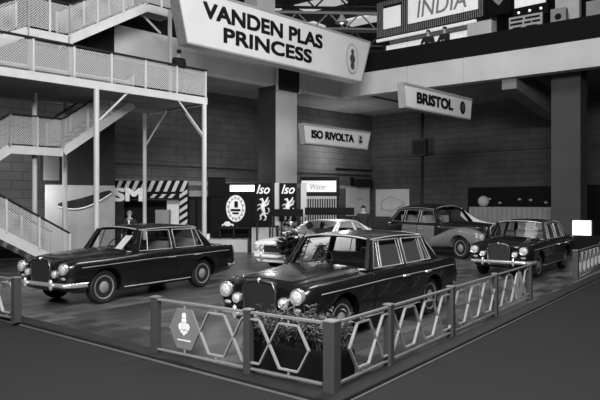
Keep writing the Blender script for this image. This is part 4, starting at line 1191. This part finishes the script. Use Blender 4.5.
# ------------------------------------------------------------------ upper right gallery stands
IN = Vector((4.15, 33.0, 0)); ID = Vector((.757, -.653, 0)); ia = math.atan2(-.653, .757)
sg = thing('fascia_sign', 'big illuminated upper gallery sign lettered INDIA in a striped frame', 'sign', tuple(IN), ia)
MB().box(0, 6.08, 0, .4, 10.85, 12.75).build('frame', 'dark', sg)
fr = MB()
for i in range(54):
    x = .03+i*.112
    fr.box(x, x+.045, -.03, 0, 10.86, 11.2); fr.box(x, x+.045, -.03, 0, 12.5, 12.74)
    if x < .45 or 1.55 < x < 1.95 or x > 5.8: fr.box(x, x+.045, -.03, 0, 11.2, 12.5)
fr.build('fluting', 'board', sg)
MB().box(.45, 1.5, -.05, 0, 11.25, 12.35).build('blank_panel', 'lightbox_dim', sg)
MB().box(1.95, 5.78, -.05, 0, 11.25, 12.5).build('lettered_panel', 'lightbox_dim', sg)
lt = MB(); text_into(lt, 'INDIA', 2.7, .86, T((3.85, -.06, 11.9)), .01, depth=.006, shear=.15); lt.build('lettering', 'ink_grey', sg)
MB().box(.2, 5.8, -.35, -.2, 10.55, 10.68).build('tube_lamp', 'lightbox_dim', sg)
for x in (.3, 5.8): MB().box(x, x+.1, .1, .3, 8.05, 10.85).build('support_post', 'dark', sg)
bc = thing('bar_counter', 'grey backboard with a bright lit counter below the INDIA sign', 'counter', tuple(IN + Vector((.653, .757, 0))*.6), ia)
MB().box(.1, 6.2, .5, .6, 8.05, 11.2).build('backboard', 'board', bc); MB().box(.1, 5.2, -.1, .5, 8.05, 10.5).build('lit_counter', 'lightbox_dim', bc)
sh = thing('shield_panel', 'dark panel with a pale shield right of the INDIA sign', 'panel', tuple(IN+ID*6.22), ia)
MB().box(0, 1.16, 0, .1, 10.8, 13.0).build('board', 'ink', sh)
m = MB(); m.prism([(.28, -.02, 11.85), (.88, -.02, 11.85), (.86, -.02, 11.5), (.58, -.02, 11.2), (.30, -.02, 11.5)], (0, .02, 0)); so = m.build('shield', 'ink_grey', sh)
m = MB(); m.prism([(.44, -.03, 11.75), (.72, -.03, 11.75), (.58, -.03, 11.4)], (0, .01, 0)); m.build('shield_device', 'ink', so)
MB().box(.1, .2, .02, .1, 8.05, 10.8).build('support_post', 'dark', sh)
w2 = thing('lit_panel', 'bright white panel with a row of lamps right of the shield', 'light box', tuple(IN+ID*7.5), ia)
MB().box(-.05, 1.55, 0, .3, 10.4, 12.6).build('casing', 'ink', w2); MB().box(.05, 1.45, -.03, 0, 10.9, 12.6).build('panel', 'lightbox_dim', w2)
for x in (.25, .75, 1.25): MB().ball((x, -.05, 10.66), .06, 1, 1, 1, 10, 6).build('bulb', 'lightbox', w2, smooth=60)
MB().box(.1, .2, .02, .2, 8.05, 10.4).build('support_post', 'dark', w2)
w3 = thing('notice_sign', 'grey framed notice sign with rows of dark lettering on the parapet', 'sign', tuple(along(BC, RD, RN, 7.95, -.6, 0)), AR)
MB().box(0, 1.45, 0, .08, 9.1, 9.78).build('frame', 'ink', w3); MB().box(.05, 1.40, -.02, 0, 9.14, 9.73).build('field', 'ink_grey', w3)
m = MB()
for zz, xs in ((9.60, ((.12, .62), (.72, 1.3))), (9.42, ((.10, .6), (.68, .95), (1.0, 1.32))), (9.24, ((.2, .55), (.75, 1.2)))):
    for a, b in xs: m.box(a, b, -.03, -.02, zz-.045, zz+.045)
m.build('lettering', 'ink', w3); MB().box(.1, .18, .0, .08, 8.05, 9.1).build('support_post', 'dark', w3); MB().box(1.25, 1.33, .0, .08, 8.05, 9.1).build('support_post', 'dark', w3)
for s, wd, z0, hgt, m1, lab in ((9.55, .6, 8.05, 1.85, 'board', 'grey box with a dark round opening behind the upper parapet'), (10.9, .6, 8.05, 1.9, 'board', 'grey box at the right end of the upper parapet'), (9.5, .95, 8.05, 2.6, 'board_light', 'pale tall box behind the box with the round opening'), (6.0, 1.1, 8.05, 1.9, 'board_light', 'pale stand block left of the notice sign')):
    b = thing('display_box', lab, 'box', tuple(along(BC, RD, RN, s, -(1.0 if 'tall' not in lab else 1.9), 0)), AR)
    MB().box(0, wd, 0, .4, z0, z0+hgt).build('carcass', m1, b, bevel=.02)
    if 'round' in lab and 'tall' not in lab: MB().lathe([(.13, -.02), (.13, .02)], 16, 'y', T((wd/2, 0, z0+hgt-.35))).build('opening', 'ink', b)
    else: MB().box(.06, wd-.06, -.015, 0, z0+.1, z0+hgt-.12).build('front_panel', m1, b)
hp = thing('pendant_lamp', 'white enamel pendant lamp under the roof above the PLAS lettering', 'lamp', (2.6, 38.0, .62), 0)
MB().lathe([(.42, 12.55), (.40, 12.62), (.2, 12.85), (.1, 13.05), (.06, 13.1)], 20).build('shade', 'petal', hp, smooth=50)
MB().tube([(0, 0, 13.1), (0, 0, 16.85)], .02, 6).build('flex', 'truss', hp); MB().ball((0, 0, 12.6), .14, 1, 1, 1, 12, 8).build('bulb', 'lightbox', hp, smooth=60)

# ------------------------------------------------------------------ lights
def area(name, loc, target, sx, sy, power, spread=180):
    L = bpy.data.lights.new(name, 'AREA'); L.shape = 'RECTANGLE'; L.size = sx; L.size_y = sy; L.energy = power
    L.spread = math.radians(spread)
    o = bpy.data.objects.new(name, L); COL.objects.link(o); o.location = loc
    o.rotation_euler = (Vector(target)-Vector(loc)).to_track_quat('-Z', 'Y').to_euler()
    return o
def point(name, loc, power, r=.2):
    L = bpy.data.lights.new(name, 'POINT'); L.energy = power; L.shadow_soft_size = r
    o = bpy.data.objects.new(name, L); COL.objects.link(o); o.location = loc
area('key_lamp', (1.5, 3.0, 8.0), (0, 13, 0), 2.5, 2.5, 520)
area('hall_lamps', (4, 14, 13.0), (-1, 19, 2), 7, 4, 1300)
area('front_lamps', (-2, -2, 9.0), (0, 22, 6), 8, 3, 3900)
area('stand_lamps', (4.2, 15, 8.5), (3.2, 15.4, 0), 1.2, 5, 90)
point('stand_spot', (2.4, 35.5, 4.8), 260); point('stand_spot', (-4.0, 28.3, 3.6), 90); area('stair_fill', (-9.8, 21.3, 2.6), (-11, 26, 2.8), 1, 1, 120); point('stand_spot', (-1.5, 22.0, 4.5), 90); point('stand_spot', (.5, 20.0, 4.3), 90)  # stair area light is added fill, brightening the wall behind the stairs
area('upper_hall_lamps', (3, 46, 16.5), (3, 50, 8), 14, 6, 1100)

w = bpy.data.worlds.new('World'); C.scene.world = w; w.use_nodes = True
w.node_tree.nodes['Background'].inputs[0].default_value = (.5, .5, .5, 1); w.node_tree.nodes['Background'].inputs[1].default_value = .15

# ------------------------------------------------------------------ camera
cd = bpy.data.cameras.new('Camera'); cam = bpy.data.objects.new('Camera', cd); COL.objects.link(cam)
cd.sensor_width = 36; cd.lens = 36*611/600; cd.shift_y = 3/600
cam.location = (0, 0, 1.97); cam.rotation_euler = (PI/2, 0, 0); cd.clip_end = 300
C.scene.camera = cam
C.scene.view_settings.view_transform = 'Standard'
C.scene.view_settings.exposure = 0.0
